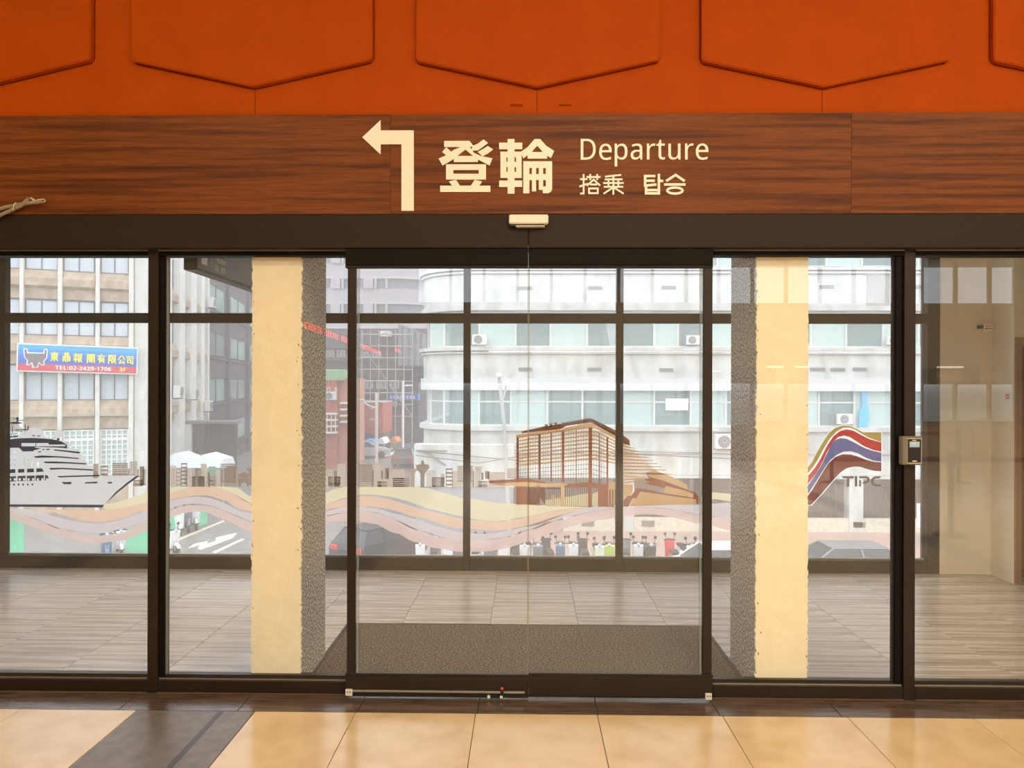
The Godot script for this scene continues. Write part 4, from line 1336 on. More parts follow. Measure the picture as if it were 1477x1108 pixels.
func street() -> void:
	var g := Node3D.new()
	g.name = "street"
	add_child(g)
	tag(g, "wet grey asphalt street with white and green markings below the window", "street", "", "structure")
	var s := st()
	box(s, Vector3(-130, STREET - .4, -230), Vector3(130, STREET, -2.96))
	var asphalt := tri_mat(ntex(noise(90, .02, 5), [0.0, rgb(112, 110, 107), 1.0, rgb(146, 143, 138)]), Vector3(.15, .15, .15), .32)
	obj("asphalt", s, asphalt, g)
	var paint := mat(rgb(244, 242, 232), .5)
	s = st()
	lay(s, [272, 791, 280, 785, 300, 781, 297, 785, 312, 781, 311, 776, 342, 769, 336, 776, 318, 783, 290, 793, 285, 791, 290, 786], STREET)
	obj("lane_arrow", s, paint, g)
	s = st()
	lay(s, [306, 797, 349, 777.5, 352, 778.5, 311, 798], STREET)
	obj("lane_line", s, paint, g)
	s = st()
	lay(s, [250, 780, 322, 751, 324, 752.5, 253, 782], STREET)
	obj("lane_line", s, mat(rgb(214, 204, 176), .6), g)
	for q in [[553, 656, 575, 650, 578, 652, 556, 659], [566, 668, 588, 655, 590, 657, 570, 671], [580, 645, 606, 652, 606, 654, 578, 648], [548, 650, 566, 646, 568, 648, 550, 653]]:
		s = st()
		lay(s, q, STREET)
		obj("crossing_stripe", s, paint, g)
	var green := mat(rgb(70, 168, 124), .5)
	for q in [[2, 830, -20, 735, 36, 735, 34, 830], [158, 728, 168, 690, 236, 690, 236, 722], [178, 830, 184, 765, 236, 752, 236, 830], [-120, 830, -120, 740, -40, 740, -40, 830], [236, 790, 236, 740, 300, 735, 298, 757, 262, 765]]:
		s = st()
		lay(s, q, STREET)
		obj("green_lane", s, green, g)
	# pink pavement and kerb in front of the white building
	var k := Node3D.new()
	k.name = "pavement"
	add_child(k)
	tag(k, "pinkish paved pavement with kerb before the white building", "pavement", "", "structure")
	s = st()
	box(s, Vector3(-3.6, STREET, -33), Vector3(45, STREET + .14, -24.6))
	obj("paving", s, tri_mat(ntex(noise(91, .05, 3), [0.0, rgb(178, 148, 134), 1.0, rgb(206, 178, 162)]), Vector3(.4, .4, .4), .5), k)
	s = st()
	for i in 24: box(s, Vector3(-3.6 + 2 * i, STREET, -24.6), Vector3(-3.61 + 2 * (i + 1), STREET + .15, -24.4), .015)
	obj("kerb", s, mat(rgb(196, 192, 182), .7), k)

func unit_box(parent: Node, called: String, lo: Vector3, hi: Vector3, m: Material, c := 0.0) -> MeshInstance3D:
	var s := st()
	box(s, lo, hi, c)
	return obj(called, s, m, parent)

var ac0: Node3D
func ac_unit(p: Vector3, turn: float, w: float, label: String) -> void:      # p: middle of its foot, at the wall
	if ac0 == null:
		ac0 = thing("air_conditioner", label, "air conditioner", Vector3.ZERO, 0, "outdoor air conditioner units on the facades")
		unit_box(ac0, "casing", Vector3(-.42, 0, .05), Vector3(.42, .6, .37), mat(rgb(232, 230, 224), .5), .015)
		var s := st()
		lathe(s, [Vector2(.25, .02), Vector2(.25, 0), Vector2(.21, 0), Vector2(.21, .012), Vector2(.17, .012), Vector2(.17, 0), Vector2(.13, 0), Vector2(.13, .012), Vector2(.07, .012), Vector2(.07, 0), Vector2(0, 0)], Transform3D(Basis(Vector3.RIGHT, PI / 2), Vector3(-.08, .3, .385)), 20)
		obj("fan_grille", s, mat(rgb(150, 152, 150), .5), ac0)
		s = st()
		for x in [-.3, .3]: box(s, Vector3(x - .02, -.05, 0), Vector3(x + .02, 0, .36))
		obj("bracket", s, mat(rgb(120, 116, 112), .6), ac0)
	var o := ac0
	if ac0.has_meta("placed"):
		o = copy(ac0)
		o.remove_meta("placed")
	ac0.set_meta("placed", 1)
	tag(o, label, "air conditioner", "outdoor air conditioner units on the facades")
	o.position = p
	o.rotation.y = turn
	o.scale = Vector3.ONE * (w / .84)

func pane_window(parent: Node, x0: float, y0: float, x1: float, y1: float, z: float, n: int, frame: Material, glass: Material, fw := .05) -> void:    # a window with its frame and n panes
	var s := st()
	box(s, Vector3(x0, y0, z - .08), Vector3(x1, y0 + fw, z + .03))
	box(s, Vector3(x0, y1 - fw, z - .08), Vector3(x1, y1, z + .03))
	for i in n + 1:
		var x := lerpf(x0, x1 - fw, i / float(n))
		box(s, Vector3(x, y0 + fw, z - .08), Vector3(x + fw, y1 - fw, z + .03))
	var w := obj("window", s, frame, parent)
	for i in n:
		s = st()
		box(s, Vector3(lerpf(x0, x1 - fw, i / float(n)) + fw, y0 + fw, z - .04), Vector3(lerpf(x0, x1 - fw, (i + 1) / float(n)), y1 - fw, z - .02))
		obj("pane", s, glass, w)

func left_buildings() -> void:
	var conc := tri_mat(ntex(noise(100, .03, 4), [0.0, rgb(202, 197, 186), 1.0, rgb(234, 230, 222)]), Vector3(.12, .06, .12), .8)
	var tan_ := tri_mat(ntex(noise(101, .03, 4), [0.0, rgb(160, 138, 112), 1.0, rgb(204, 186, 162)]), Vector3(.15, .08, .15), .85)
	var alu := mat(rgb(104, 104, 106), .4, .3)
	var pale := mat(rgb(196, 204, 210), .12)
	# --- the block with bays and the blue sign
	var o := Vector3(-24.9, 0, -34.0)
	var turn := .447
	var b := thing("office_block", "beige concrete office block with ribbed bays and a blue signboard at left", "building", o, turn)
	var X := func(px: float) -> float: return on_wall(px, 553, o, turn).x
	var x_end: float = X.call(213)
	unit_box(b, "wall", Vector3(-8, STREET, -1.4), Vector3(x_end, 13, -.14), conc)
	var bays := [[-75.0, -27.0], [-18.0, 29.0], [36.0, 83.8], [91.0, 136.5], [144.6, 185.5]]
	for r in 4:
		var yb := -2.55 + 3.28 * r
		for i in bays.size():
			var a: float = X.call(bays[i][0])
			var c: float = X.call(bays[i][1])
			if r > 0:
				pane_window(b, a, yb, c, yb + 1.80, .0, 2, alu, pale)
			else:        # ground floor: white lattice windows
				var s := st()
				for k in 6: box(s, Vector3(lerpf(a, c - .07, k / 5.0), yb - .6, -.03), Vector3(lerpf(a, c - .07, k / 5.0) + .07, yb + 1.75, .04))
				for k in 10: box(s, Vector3(a, yb - .6 + k * .255, -.02), Vector3(c, yb - .55 + k * .255 + (.10 if k == 7 else 0.0), .035))
				var w := obj("window", s, M.white, b)
				unit_box(w, "pane", Vector3(a, yb - .6, -.09), Vector3(c, yb + 1.75, -.05), mat(rgb(190, 208, 206), .2))
			var s := st()
			var prof := pts([-.2, yb, .02, yb, .34, yb - .42, .34, yb - .80, .06, yb - .92, .06, yb - 1.45, -.2, yb - 1.45])
			if r == 0: prof = pts([-.2, yb - .6, .06, yb - .6, .06, yb - 2.45, -.2, yb - 2.45])
			prism(s, prof, a - .02, c + .02, Transform3D(Basis(Vector3(0, 0, 1), Vector3(0, 1, 0), Vector3(1, 0, 0)), Vector3.ZERO))
			obj("spandrel", s, tan_, b)
	for p in [[-27.0, -18.0], [29.3, 35.6], [84.0, 90.7], [138.0, 144.4], [185.8, 193.0]]:
		unit_box(b, "rib", Vector3(X.call(p[0]), STREET, -.12), Vector3(X.call(p[1]), 13, .40), conc, .03)
	unit_box(b, "pilaster", Vector3(X.call(193.5), STREET, -.13), Vector3(x_end, 13, .16), conc, .03)
	# --- its signboard: blue over red, a bronze tripod vessel and yellow characters
	var sl := on_wall(28.5, 516, o, turn)
	var sr := on_wall(197, 521, o, turn)
	var W := sr.x - sl.x
	var H := 1.28
	var sg := thing("sign_board", "blue and red shop signboard with yellow Chinese characters on the beige block", "sign", Vector3.ZERO, turn)
	sg.position = o + Basis(Vector3.UP, turn) * Vector3(sl.x, on_wall(28.5, 534.5, o, turn).y, .62)
	sg.rotation.z = -.022
	unit_box(sg, "case", Vector3(-.06, -.06, -.2), Vector3(W + .06, H + .06, 0), mat(rgb(226, 226, 222), .4), .02)
	for i in 4: unit_box(sg, "blue_field", Vector3(0, .34 + (H - .34) * i / 4.0, -.01), Vector3(W, .34 + (H - .34) * (i + 1) / 4.0, .012), mat([rgb(52, 92, 190), rgb(44, 112, 205), rgb(40, 138, 214), rgb(52, 164, 224)][i], .5))
	unit_box(sg, "red_field", Vector3(0, 0, -.01), Vector3(W, .34, .0125), mat(rgb(206, 52, 66), .5))
	var K := W / 1310.0         # crop pixels to metres
	var V := func(q: Array) -> PackedVector2Array:
		var p := PackedVector2Array()
		for i in range(0, q.size(), 2): p.append(Vector2((q[i] - 70) * K, (352 - q[i + 1]) * K * 1.02 + (q[i] - 70) * .022 * K * 1.35))
		return p
	var s := st()
	prism(s, V.call([122, 95, 145, 80, 172, 95, 172, 132, 340, 138, 340, 98, 360, 85, 384, 100, 380, 200, 350, 245, 355, 290, 318, 292, 290, 262, 285, 318, 222, 322, 215, 268, 190, 292, 158, 288, 165, 235, 135, 190]), .012, .02)
	obj("vessel_outline", s, M.white, sg)
	s = st()
	prism(s, V.call([135, 105, 147, 95, 160, 105, 162, 145, 350, 150, 352, 108, 362, 98, 372, 108, 368, 195, 338, 238, 342, 280, 322, 282, 290, 245, 272, 312, 238, 312, 222, 250, 190, 280, 172, 278, 178, 232, 145, 190]), .02, .04)
	obj("vessel", s, mat(rgb(118, 104, 108), .5), sg)
	var gold := mat(rgb(250, 232, 60), .5)
	var han := [
		[[1, 1.5, 9, 1.5], [5, 0, 5, 10], [2, 3, 8, 3], [2, 6.5, 8, 6.5], [2, 3, 2, 6.5], [8, 3, 8, 6.5], [2, 4.7, 8, 4.7], [5, 6.5, 1, 9.6], [5, 6.5, 9, 9.6]],
		[[3, .5, 7, .5], [3, 4.5, 7, 4.5], [3, .5, 3, 4.5], [7, .5, 7, 4.5], [3, 1.8, 7, 1.8], [3, 3.1, 7, 3.1], [1.2, 4, 1.2, 9.6], [1.2, 6, 4, 6], [3.8, 4.5, 3.8, 10], [.8, 8, 3.8, 8], [8.8, 4, 8.8, 9.6], [6, 6, 8.8, 6], [6.2, 4.5, 6.2, 10], [6.2, 8, 9.4, 8]],
		[[.5, 1.5, 4.5, 1.5], [0, 3.5, 5, 3.5], [.5, 6, 4.5, 6], [0, 7.6, 5, 7.6], [2.5, 0, 2.5, 10], [6, 1, 6, 10], [6, 1, 9, 1], [9, 1, 9, 4], [6, 4, 9, 4], [6.3, 5, 9.6, 10], [9.2, 5, 6.3, 10]],
		[[.8, .5, .8, 10], [4.3, .5, 4.3, 4], [.8, .5, 4.3, .5], [.8, 2.2, 4.3, 2.2], [.8, 4, 4.3, 4], [9.2, .5, 9.2, 10], [5.7, .5, 5.7, 4], [5.7, .5, 9.2, .5], [5.7, 2.2, 9.2, 2.2], [5.7, 4, 9.2, 4], [2.4, 6, 7.6, 6], [3.8, 5, 3.8, 9], [6.2, 5, 6.2, 9.6], [2.6, 8, 7.4, 8]],
		[[.5, 2, 9.5, 2], [5, 0, 1, 6], [3, 4.4, 3, 10], [3, 4.4, 8, 4.4], [8, 4.4, 8, 10], [3, 6.2, 8, 6.2], [3, 8, 8, 8]],
		[[1, .5, 1, 10], [1, .5, 3.5, .5], [3.5, .5, 2.2, 4], [2.2, 4, 3.5, 6.5], [3.5, 6.5, 1.2, 7], [5, .5, 9, .5], [9, .5, 9, 5], [5, 5, 9, 5], [5, 2.8, 9, 2.8], [5, .5, 5, 9.5], [5, 9.5, 7, 8.2], [6.5, 5, 9.8, 9.8], [9.4, 6, 7.4, 7.4]],
		[[4, .5, 1, 5], [6, .5, 9, 5], [5, 5, 2, 9], [2, 9, 8.5, 8.4], [7, 6.5, 9, 9.6]],
		[[1, 1, 8.5, 1], [8.5, 1, 8.5, 9.5], [8.5, 9.5, 7, 9], [1.5, 3.2, 6.5, 3.2], [2, 5, 6, 5], [2, 8, 6, 8], [2, 5, 2, 8], [6, 5, 6, 8]]]
	var where := [[412, 130], [543, 135], [668, 142], [812, 150], [930, 152], [1050, 158], [1160, 165], [1258, 168]]
	for i in 8:
		s = st()
		for l in han[i]:
			var a := Vector2(where[i][0] + l[0] * 9.2, where[i][1] + l[1] * 10.6)
			var c := Vector2(where[i][0] + l[2] * 9.2, where[i][1] + l[3] * 10.6)
			var e := (c - a).normalized() * 5
			var st_ := stroke(a - e, c + e, 13)
			var flat_ := []
			for v in st_: flat_.append_array([v.x, v.y])
			lift = fmod(lift + .0004, .006)
			prism(s, V.call(flat_), .0125, .034 + lift)
		obj("character", s, gold, sg)
	words("phone_number", "TEL:02-2429-1706", Transform3D(Basis(), Vector3(400 * K, .085, .013)), 620 * K, .20, .02, M.white, sg, true)
	words("floor_number", "3F", Transform3D(Basis(), Vector3(1115 * K, .085, .013)), 75 * K, .20, .02, gold, sg, true)
	# --- the side street flank of narrow bays
	var o2 := Vector3(-20.15, 0, -37.6)
	var t2 := 1.772
	var b2 := thing("side_block", "pale concrete block with narrow bays and sloped sills beside the beige office block", "building", o2, t2)
	conc = tri_mat(ntex(noise(102, .03, 4), [0.0, rgb(222, 218, 208), 1.0, rgb(246, 243, 236)]), Vector3(.12, .06, .12), .8)
	unit_box(b2, "wall", Vector3(.1, STREET, -2.2), Vector3(14.3, 13, -.3), conc)
	var X2 := func(px: float) -> float: return on_wall(px, 553, o2, t2).x
	var sb := [[225.0, 239.0], [243.0, 254.5], [262.5, 271.2], [279.5, 286.0], [291.5, 296.0]]
	for r in 4:
		var yb := -2.55 + 3.28 * r
		for q in sb:
			var a: float = X2.call(q[0])
			var c: float = X2.call(q[1])
			pane_window(b2, a, yb if r > 0 else yb - 1.0, c, yb + 1.8, -.22, 2 if r > 0 else 3, alu if r > 0 else M.white, pale, .06)
			s = st()
			var prof := pts([-.3, yb, -.2, yb, .12, yb - .42, .12, yb - .84, -.16, yb - .95, -.16, yb - 1.45, -.3, yb - 1.45])
			if r == 0: prof = pts([-.3, yb - 1, -.14, yb - 1, -.14, yb - 2.45, -.3, yb - 2.45])
			prism(s, prof, a - .02, c + .02, Transform3D(Basis(Vector3(0, 0, 1), Vector3(0, 1, 0), Vector3(1, 0, 0)), Vector3.ZERO))
			obj("spandrel", s, tan_, b2)
	for i in 5: unit_box(b2, "rib", Vector3(X2.call([239.2, 254.8, 271.5, 286.3, 296.2][i]), STREET, -.28), Vector3(X2.call([242.8, 262.2, 279.2, 291.2, 298][i]), 13, .2), conc, .02)
	# --- the dark grey block farther along
	var grey := tri_mat(ntex(noise(103, .04, 4), [0.0, rgb(66, 63, 61), 1.0, rgb(102, 97, 94)]), Vector3(.12, .12, .12), .8)
	var o3 := Vector3(-23.05, 0, -51.9)
	var b3 := thing("grey_block", "dark grey block with green tinted windows behind the left pillar", "building", o3, t2)
	unit_box(b3, "wall", Vector3(.1, STREET, -3), Vector3(34, 15, -.25), grey)
	var X3 := func(px: float) -> float: return on_wall(px, 553, o3, t2).x
	for r in 5:
		var yb := -3.4 + 3.55 * r
		for q in [[300.5, 328.0], [334.0, 357.0], [361.0, 374.0]]:
			pane_window(b3, X3.call(q[0]), yb, X3.call(q[1]), yb + 1.9, -.2, 2, mat(rgb(58, 56, 56), .5), mat([rgb(128, 168, 152), rgb(160, 190, 178), rgb(120, 140, 128)][(r + int(q[0])) % 3], .15), .09)
		unit_box(b3, "ledge", Vector3(0, yb - .25, -.25), Vector3(34, yb - .1, -.05), grey)
	for q in [298.5, 331.0, 359.5]: unit_box(b3, "rib", Vector3(X3.call(q) - .25, STREET, -.25), Vector3(X3.call(q) + .45, 15, .02), grey)
	unit_box(b3, "rain_pipe", Vector3(X3.call(297.5), STREET, -.2), Vector3(X3.call(297.5) + .2, 15, .15), M.white)
	# dark gated shed at its foot, and a pale awning on the corner
	var sh := thing("gated_shed", "dark grilled entrance shed at the foot of the grey block", "shed", on(300, 700, STREET))
	unit_box(sh, "body", Vector3(-1.4, 0, -.5), Vector3(1.7, 4.0, 0), mat(rgb(56, 50, 48), .7))
	unit_box(sh, "roof", Vector3(-1.7, 4.0, -.6), Vector3(2.0, 4.2, .5), mat(rgb(120, 122, 124), .5), .03)
	for i in 8: unit_box(sh, "bar", Vector3(-1.3 + .22 * i, .1, .01), Vector3(-1.26 + .22 * i, 3.9, .06), mat(rgb(112, 78, 66), .5))
	var aw := thing("street_awning", "white and teal market awning below the pale narrow bays", "awning", on(274, 728, STREET))
	s = st()
	prism(s, pts([-1.9, 2.0, 1.9, 2.0, 1.75, 2.45, .8, 2.75, 0, 2.5, -.8, 2.8, -1.75, 2.4]), -1.6, 0)
	obj("canopy", s, mat(rgb(228, 234, 236), .6), aw)
	unit_box(aw, "valance", Vector3(.7, 1.55, -.02), Vector3(1.7, 2.02, .03), mat(rgb(40, 150, 130), .6))
	for x in [-1.8, 1.8]: unit_box(aw, "post", Vector3(x - .04, 0, -.1), Vector3(x + .04, 2.0, -.02), M.steel)
	# air conditioners
	for q in [[246.0, 574.0, "white air conditioner nearest the beige block on the narrow bays"], [269.5, 576.0, "white air conditioner in the middle of the narrow bays"], [291.0, 593.0, "large pale air conditioner at the far end of the narrow bays"], [296.0, 444.0, "air conditioner under a small roof high on the narrow bays"]]:
		var p := on_wall(q[0], q[1], o2, t2)
		ac_unit(o2 + Basis(Vector3.UP, t2) * Vector3(p.x, p.y, .2), t2, 1.0, q[2])

func far_buildings() -> void:
	# the high-rise at the end of the street, rounded corner, ribbon windows
	var hz := -108.0
	var face := mat(rgb(182, 174, 176), .8)
	var glassy := mat(rgb(126, 128, 134), .3)
	var tw := thing("high_rise", "hazy pale high-rise with ribbon windows at the end of the street", "building", Vector3(0, 0, hz))
	var a := at(430, 500, hz).x
	var c := at(572, 500, hz).x
	var e := at(612, 500, hz).x
	var foot := func(off: float) -> PackedVector2Array:
		var p := pts([a, 30, a, -off])
		for k in 7: p.append(Vector2(c + sin(k * PI / 12) * (4.0 + off), 4.0 - cos(k * PI / 12) * (4.0 + off)))
		p.append(Vector2(c + 4.0 + off, 30))
		return p
	var up := Transform3D(Basis(Vector3(1, 0, 0), Vector3(0, 0, -1), Vector3(0, 1, 0)), Vector3.ZERO)
	for r in 14:
		var y := -5.0 + 3.7 * r
		var s := st()
		prism(s, foot.call(0.0), y, y + 2.0, up)
		obj("floor_band", s, face, tw)
		s = st()
		prism(s, foot.call(-.35), y + 2.0, y + 3.5, up)
		obj("window_band", s, glassy, tw)
		s = st()
		prism(s, foot.call(.35), y + 3.45, y + 3.7, up)
		obj("ledge", s, mat(rgb(196, 190, 190), .8), tw)
		for i in 9: unit_box(tw, "mullion", Vector3(lerpf(a, c, i / 9.0), y + 2.0, .0), Vector3(lerpf(a, c, i / 9.0) + (1.4 if i % 3 == 0 else .3), y + 3.5, .36), face)
	var tw2 := thing("high_rise", "narrow hazy grey tower standing right of the pale high-rise", "building", Vector3(0, 0, hz - 8))
	unit_box(tw2, "wall", Vector3(c + 5, STREET, -12), Vector3(e + 6, 48, 0), mat(rgb(170, 168, 172), .8))
	for i in 6: unit_box(tw2, "rib", Vector3(c + 5.3 + i * 1.5, STREET, 0), Vector3(c + 5.6 + i * 1.5, 48, .4), mat(rgb(150, 150, 156), .8))
	# the brown block under scaffolding
	var bz := -82.0
	var br := tri_mat(ntex(noise(110, .05, 4), [0.0, rgb(76, 67, 66), 1.0, rgb(116, 104, 101)]), Vector3(.06, .06, .06), .8)
	var bb := thing("scaffolded_block", "dark brown old block wrapped in scaffolding at the end of the street", "building", Vector3(0, 0, bz))
	var b0 := at(440, 550, bz).x
	var b1 := at(615, 550, bz).x
	var bt := at(540, 474, bz).y
	unit_box(bb, "wall", Vector3(b0, STREET, -14), Vector3(b1, bt, 0), br)
	for py in [500.0, 518.0, 541.0, 568.0, 588.0]:
		var y := at(540, py, bz).y
		unit_box(bb, "ledge", Vector3(b0, y - .2, 0), Vector3(b1, y + .15, .6), br)
	for q in [[521.0, 538.0, 548.0, 561.0], [543.0, 557.0, 548.0, 561.0], [563.0, 576.0, 548.0, 561.0], [521.0, 534.0, 577.0, 589.0], [551.0, 558.0, 577.0, 591.0], [563.0, 573.0, 579.0, 590.0], [521.0, 532.0, 507.0, 517.0], [537.0, 550.0, 507.0, 517.0], [470.0, 482.0, 505.0, 518.0], [486.0, 498.0, 505.0, 518.0]]:
		pane_window(bb, at(q[0], 550, bz).x, at(540, q[3], bz).y, at(q[1], 550, bz).x, at(540, q[2], bz).y, .12, 2, mat(rgb(196, 190, 184), .6), mat(rgb(150, 148, 146), .3), .14)
	var sh := thing("hanging_sheet", "grey ribbed scaffold sheeting at the right of the brown block", "sheeting", Vector3(0, 0, bz + 3.5))
	for i in 8: unit_box(sh, "sheet", Vector3(at(575 + i * 4.4, 500, bz + 3.5).x, at(590, 529 - (i % 2), bz).y, -2.95 + .1 * (i % 2)), Vector3(at(579.2 + i * 4.4, 500, bz + 3.5).x, at(590, 472 + i * 1.6, bz).y, .3), mat([rgb(150, 148, 150), rgb(122, 120, 124)][i % 2], .8))
	var sc := thing("scaffold", "pale steel scaffold lattice in front of the brown block", "scaffold", Vector3(0, 0, bz + 4.2))
	for i in 8:
		var s := st()
		var x := at(522 + i * 11.5, 550, bz).x
		tube(s, [Vector3(x, STREET, 0), Vector3(x, at(540, 480, bz).y, 0)], .06, 5)
		obj("upright", s, M.steel, sc)
	for i in 8:
		var s := st()
		var y := at(540, 486 + i * 16, bz).y
		tube(s, [Vector3(at(520, 550, bz).x, y, 0), Vector3(at(604, 550, bz).x, y, 0)], .05, 5)
		if i < 7: tube(s, [Vector3(at(522 + i * 11.5, 550, bz).x, y, .05), Vector3(at(533.5 + i * 11.5, 550, bz).x, at(540, 502 + i * 16, bz).y, .05)], .04, 5)
		obj("ledger", s, M.steel, sc)
	var bs := thing("sign_board", "long blue street signboard with pale marks on the brown block", "sign", Vector3(0, 0, bz + 2.2))
	unit_box(bs, "board", Vector3(at(565, 572, bz).x, at(590, 577.5, bz).y, -1.58), Vector3(at(607, 572, bz).x, at(590, 567.5, bz).y, .2), mat(rgb(58, 92, 168), .5), .03)
	for i in 8: unit_box(bs, "mark", Vector3(at(568 + i * 4.6, 572, bz).x, at(590, 574.8, bz).y, .2), Vector3(at(570.8 + i * 4.6, 572, bz).x, at(590, 570.2, bz).y, .24), mat(rgb(190, 205, 230), .5))
	var ws := thing("sign_board", "small white notice high on the brown block's scaffold", "sign", Vector3(0, 0, bz + 1.9))
	unit_box(ws, "board", Vector3(at(553, 483, bz).x, at(560, 487, bz).y, -1.85), Vector3(at(566, 483, bz).x, at(560, 479, bz).y, .15), M.white, .02)
	unit_box(ws, "mark", Vector3(at(555, 483, bz).x, at(560, 483.6, bz).y, .15), Vector3(at(564, 483, bz).x, at(560, 482.6, bz).y, .17), mat(rgb(120, 130, 140), .5))
	# the orange building by the left post
	var oz := -56.0
	var ox := on(483, 668, STREET)
	var or_ := tri_mat(ntex(noise(111, .04, 4), [0.0, rgb(176, 84, 62), 1.0, rgb(212, 116, 90)]), Vector3(.15, .1, .15), .8)
	var ob := thing("orange_house", "narrow orange house with white balconies and green roof shed", "building", Vector3(0, 0, oz))
	var l0 := at(455, 600, oz).x
	var l1 := at(486, 600, oz).x
	var l2 := at(499, 600, oz).x
	unit_box(ob, "wall", Vector3(l0, STREET, -6), Vector3(l1, at(480, 549, oz).y, 0), or_)
	unit_box(ob, "side_wing", Vector3(l1, STREET, -7), Vector3(l2, at(480, 545, oz).y, -.8), mat(rgb(206, 140, 120), .8))
	unit_box(ob, "roof_shed", Vector3(l0, at(480, 549, oz).y, -4), Vector3(at(494, 600, oz).x, at(480, 533, oz).y, .1), mat(rgb(150, 190, 140), .6), .04)
	for i in 9: unit_box(ob, "shed_rib", Vector3(lerpf(l0, l1, i / 8.0), at(480, 548.5, oz).y, .1), Vector3(lerpf(l0, l1, i / 8.0) + .06, at(480, 533.5, oz).y, .15), mat(rgb(180, 210, 170), .6))
	for q in [[472.0, 476.0, 559.0, 570.0], [483.0, 486.0, 559.0, 570.0]]: pane_window(ob, at(q[0], 600, oz).x, at(480, q[3], oz).y, at(q[1], 600, oz).x, at(480, q[2], oz).y, .03, 1, M.white, mat(rgb(90, 74, 72), .3), .05)
	for i in 4:
		var y := at(480, 625 - i * 9, oz).y
		unit_box(ob, "balcony_rail", Vector3(at(466, 600, oz).x, y, 0), Vector3(at(488, 600, oz).x, y + .14, .7), M.white, .02)
		unit_box(ob, "balcony_rail", Vector3(at(489.5, 600, oz).x, y + .8, -.8), Vector3(at(499, 600, oz).x, y + .94, -.1), M.white, .02)
		unit_box(ob, "balcony_post", Vector3(at(468 + i * 6, 600, oz).x, at(480, 625, oz).y, .55), Vector3(at(469.2 + i * 6, 600, oz).x, at(480, 598, oz).y, .65), M.white)
	ac_unit(Vector3(at(478, 575, oz).x, at(480, 577, oz).y, oz + .05), 0, .9, "small air conditioner on the orange house front")
	# the red container box
	var rz := -70.0
	var rb := thing("red_container", "rust red box building behind the tall lamp post", "building", Vector3(0, 0, rz))
	unit_box(rb, "box", Vector3(at(521.5, 600, rz).x, at(536, 625, rz).y, -5), Vector3(at(552.5, 600, rz).x, at(536, 581, rz).y, 0), tri_mat(ntex(noise(112, .06, 4), [0.0, rgb(120, 52, 42), .6, rgb(198, 84, 64), 1.0, rgb(210, 96, 74)]), Vector3(.12, .05, .12), .7))
	unit_box(rb, "base", Vector3(at(522, 600, rz).x, STREET, -4.6), Vector3(at(552, 600, rz).x, at(536, 625, rz).y, -.4), mat(rgb(84, 80, 78), .8))
	unit_box(rb, "roof_edge", Vector3(at(521, 600, rz).x, at(536, 581, rz).y, -5.1), Vector3(at(553, 600, rz).x, at(536, 579.5, rz).y, .15), mat(rgb(190, 184, 180), .6))
	for q in [[532.0, 542.0, 588.0, 590.5], [532.0, 540.0, 604.0, 607.0]]: unit_box(rb, "vent", Vector3(at(q[0], 600, rz).x, at(536, q[3], rz).y, 0), Vector3(at(q[1], 600, rz).x, at(536, q[2], rz).y, .1), mat(rgb(176, 160, 154), .6))
	# stalls and sheds along the far street
	var stalls := [[521.0, 543.0, 634.5, 644.0, rgb(84, 140, 214), "blue flat market stall awning by the lamp post"], [545.0, 556.5, 632.0, 644.0, rgb(236, 238, 240), "white market stall awning right of the blue one"], [563.0, 574.0, 631.0, 636.0, rgb(232, 138, 84), "orange stall umbrella at the end of the street"]]
	for q in stalls:
		var p := on((q[0] + q[1]) / 2, q[3] + 13, STREET)
		var h: float = at(q[0], q[2], p.z).y - STREET
		var w: float = at(q[1], 600, p.z).x - at(q[0], 600, p.z).x
		var t := thing("market_stall", q[5], "stall", p)
		var s := st()
		prism(s, pts([-w / 2, h - .5, w / 2, h - .5, w / 2, h - .35, w * .2, h, -w * .2, h, -w / 2, h - .35]), -2.0, .6)
		obj("awning", s, mat(q[4], .6), t)
		for x in [-w / 2 + .1, w / 2 - .1]: unit_box(t, "post", Vector3(x - .05, 0, .4), Vector3(x + .05, h - .5, .5), M.steel)
	for q in [[526.0, 531.0, 624.0, "blue portable toilet left of the lamp post"], [554.0, 560.0, 622.0, "blue portable toilet right of the lamp post"]]:
		var p := on((q[0] + q[1]) / 2, 645, STREET)
		var w: float = at(q[1], 600, p.z).x - at(q[0], 600, p.z).x
		var h: float = at(q[0], q[2], p.z).y - STREET
		var t := thing("portable_toilet", q[3], "toilet", p)
		unit_box(t, "cabin", Vector3(-w / 2, 0, -w), Vector3(w / 2, h - .1, 0), mat(rgb(92, 150, 216), .5), .04)
		unit_box(t, "roof", Vector3(-w / 2 - .04, h - .1, -w), Vector3(w / 2 + .04, h, .05), M.white, .03)
		unit_box(t, "door", Vector3(-w / 2 + .1, .1, 0), Vector3(w / 2 - .1, h - .3, .03), mat(rgb(120, 170, 226), .5))
	# street lamps
	for q in [[543.0, 668.0, 566.0, -23.0, 577.0, 589.0, "tall white street lamp before the red container building"], [581.0, 648.0, 549.0, 9.0, 556.0, 557.0, "thin pale street lamp in front of the scaffolded block"]]:
		var p := on(q[0], q[1], STREET)
		var t := thing("street_lamp", q[6], "street lamp", p)
		var h: float = at(q[0], q[2], p.z).y - STREET
		var s := st()
		tube(s, [Vector3(0, 0, 0), Vector3(0, h, 0)], .13, 8)
		obj("pole", s, M.white, t)
		var e1 := at(q[0] + q[3], q[4], p.z) - p
		var e0 := at(q[0], q[5], p.z) - p
		s = st()
		tube(s, [Vector3(0, e0.y, 0), Vector3(e1.x * .5, lerpf(e0.y, e1.y, .35), 0), Vector3(e1.x, e1.y, 0)], .07, 6)
		obj("arm", s, M.white, t)
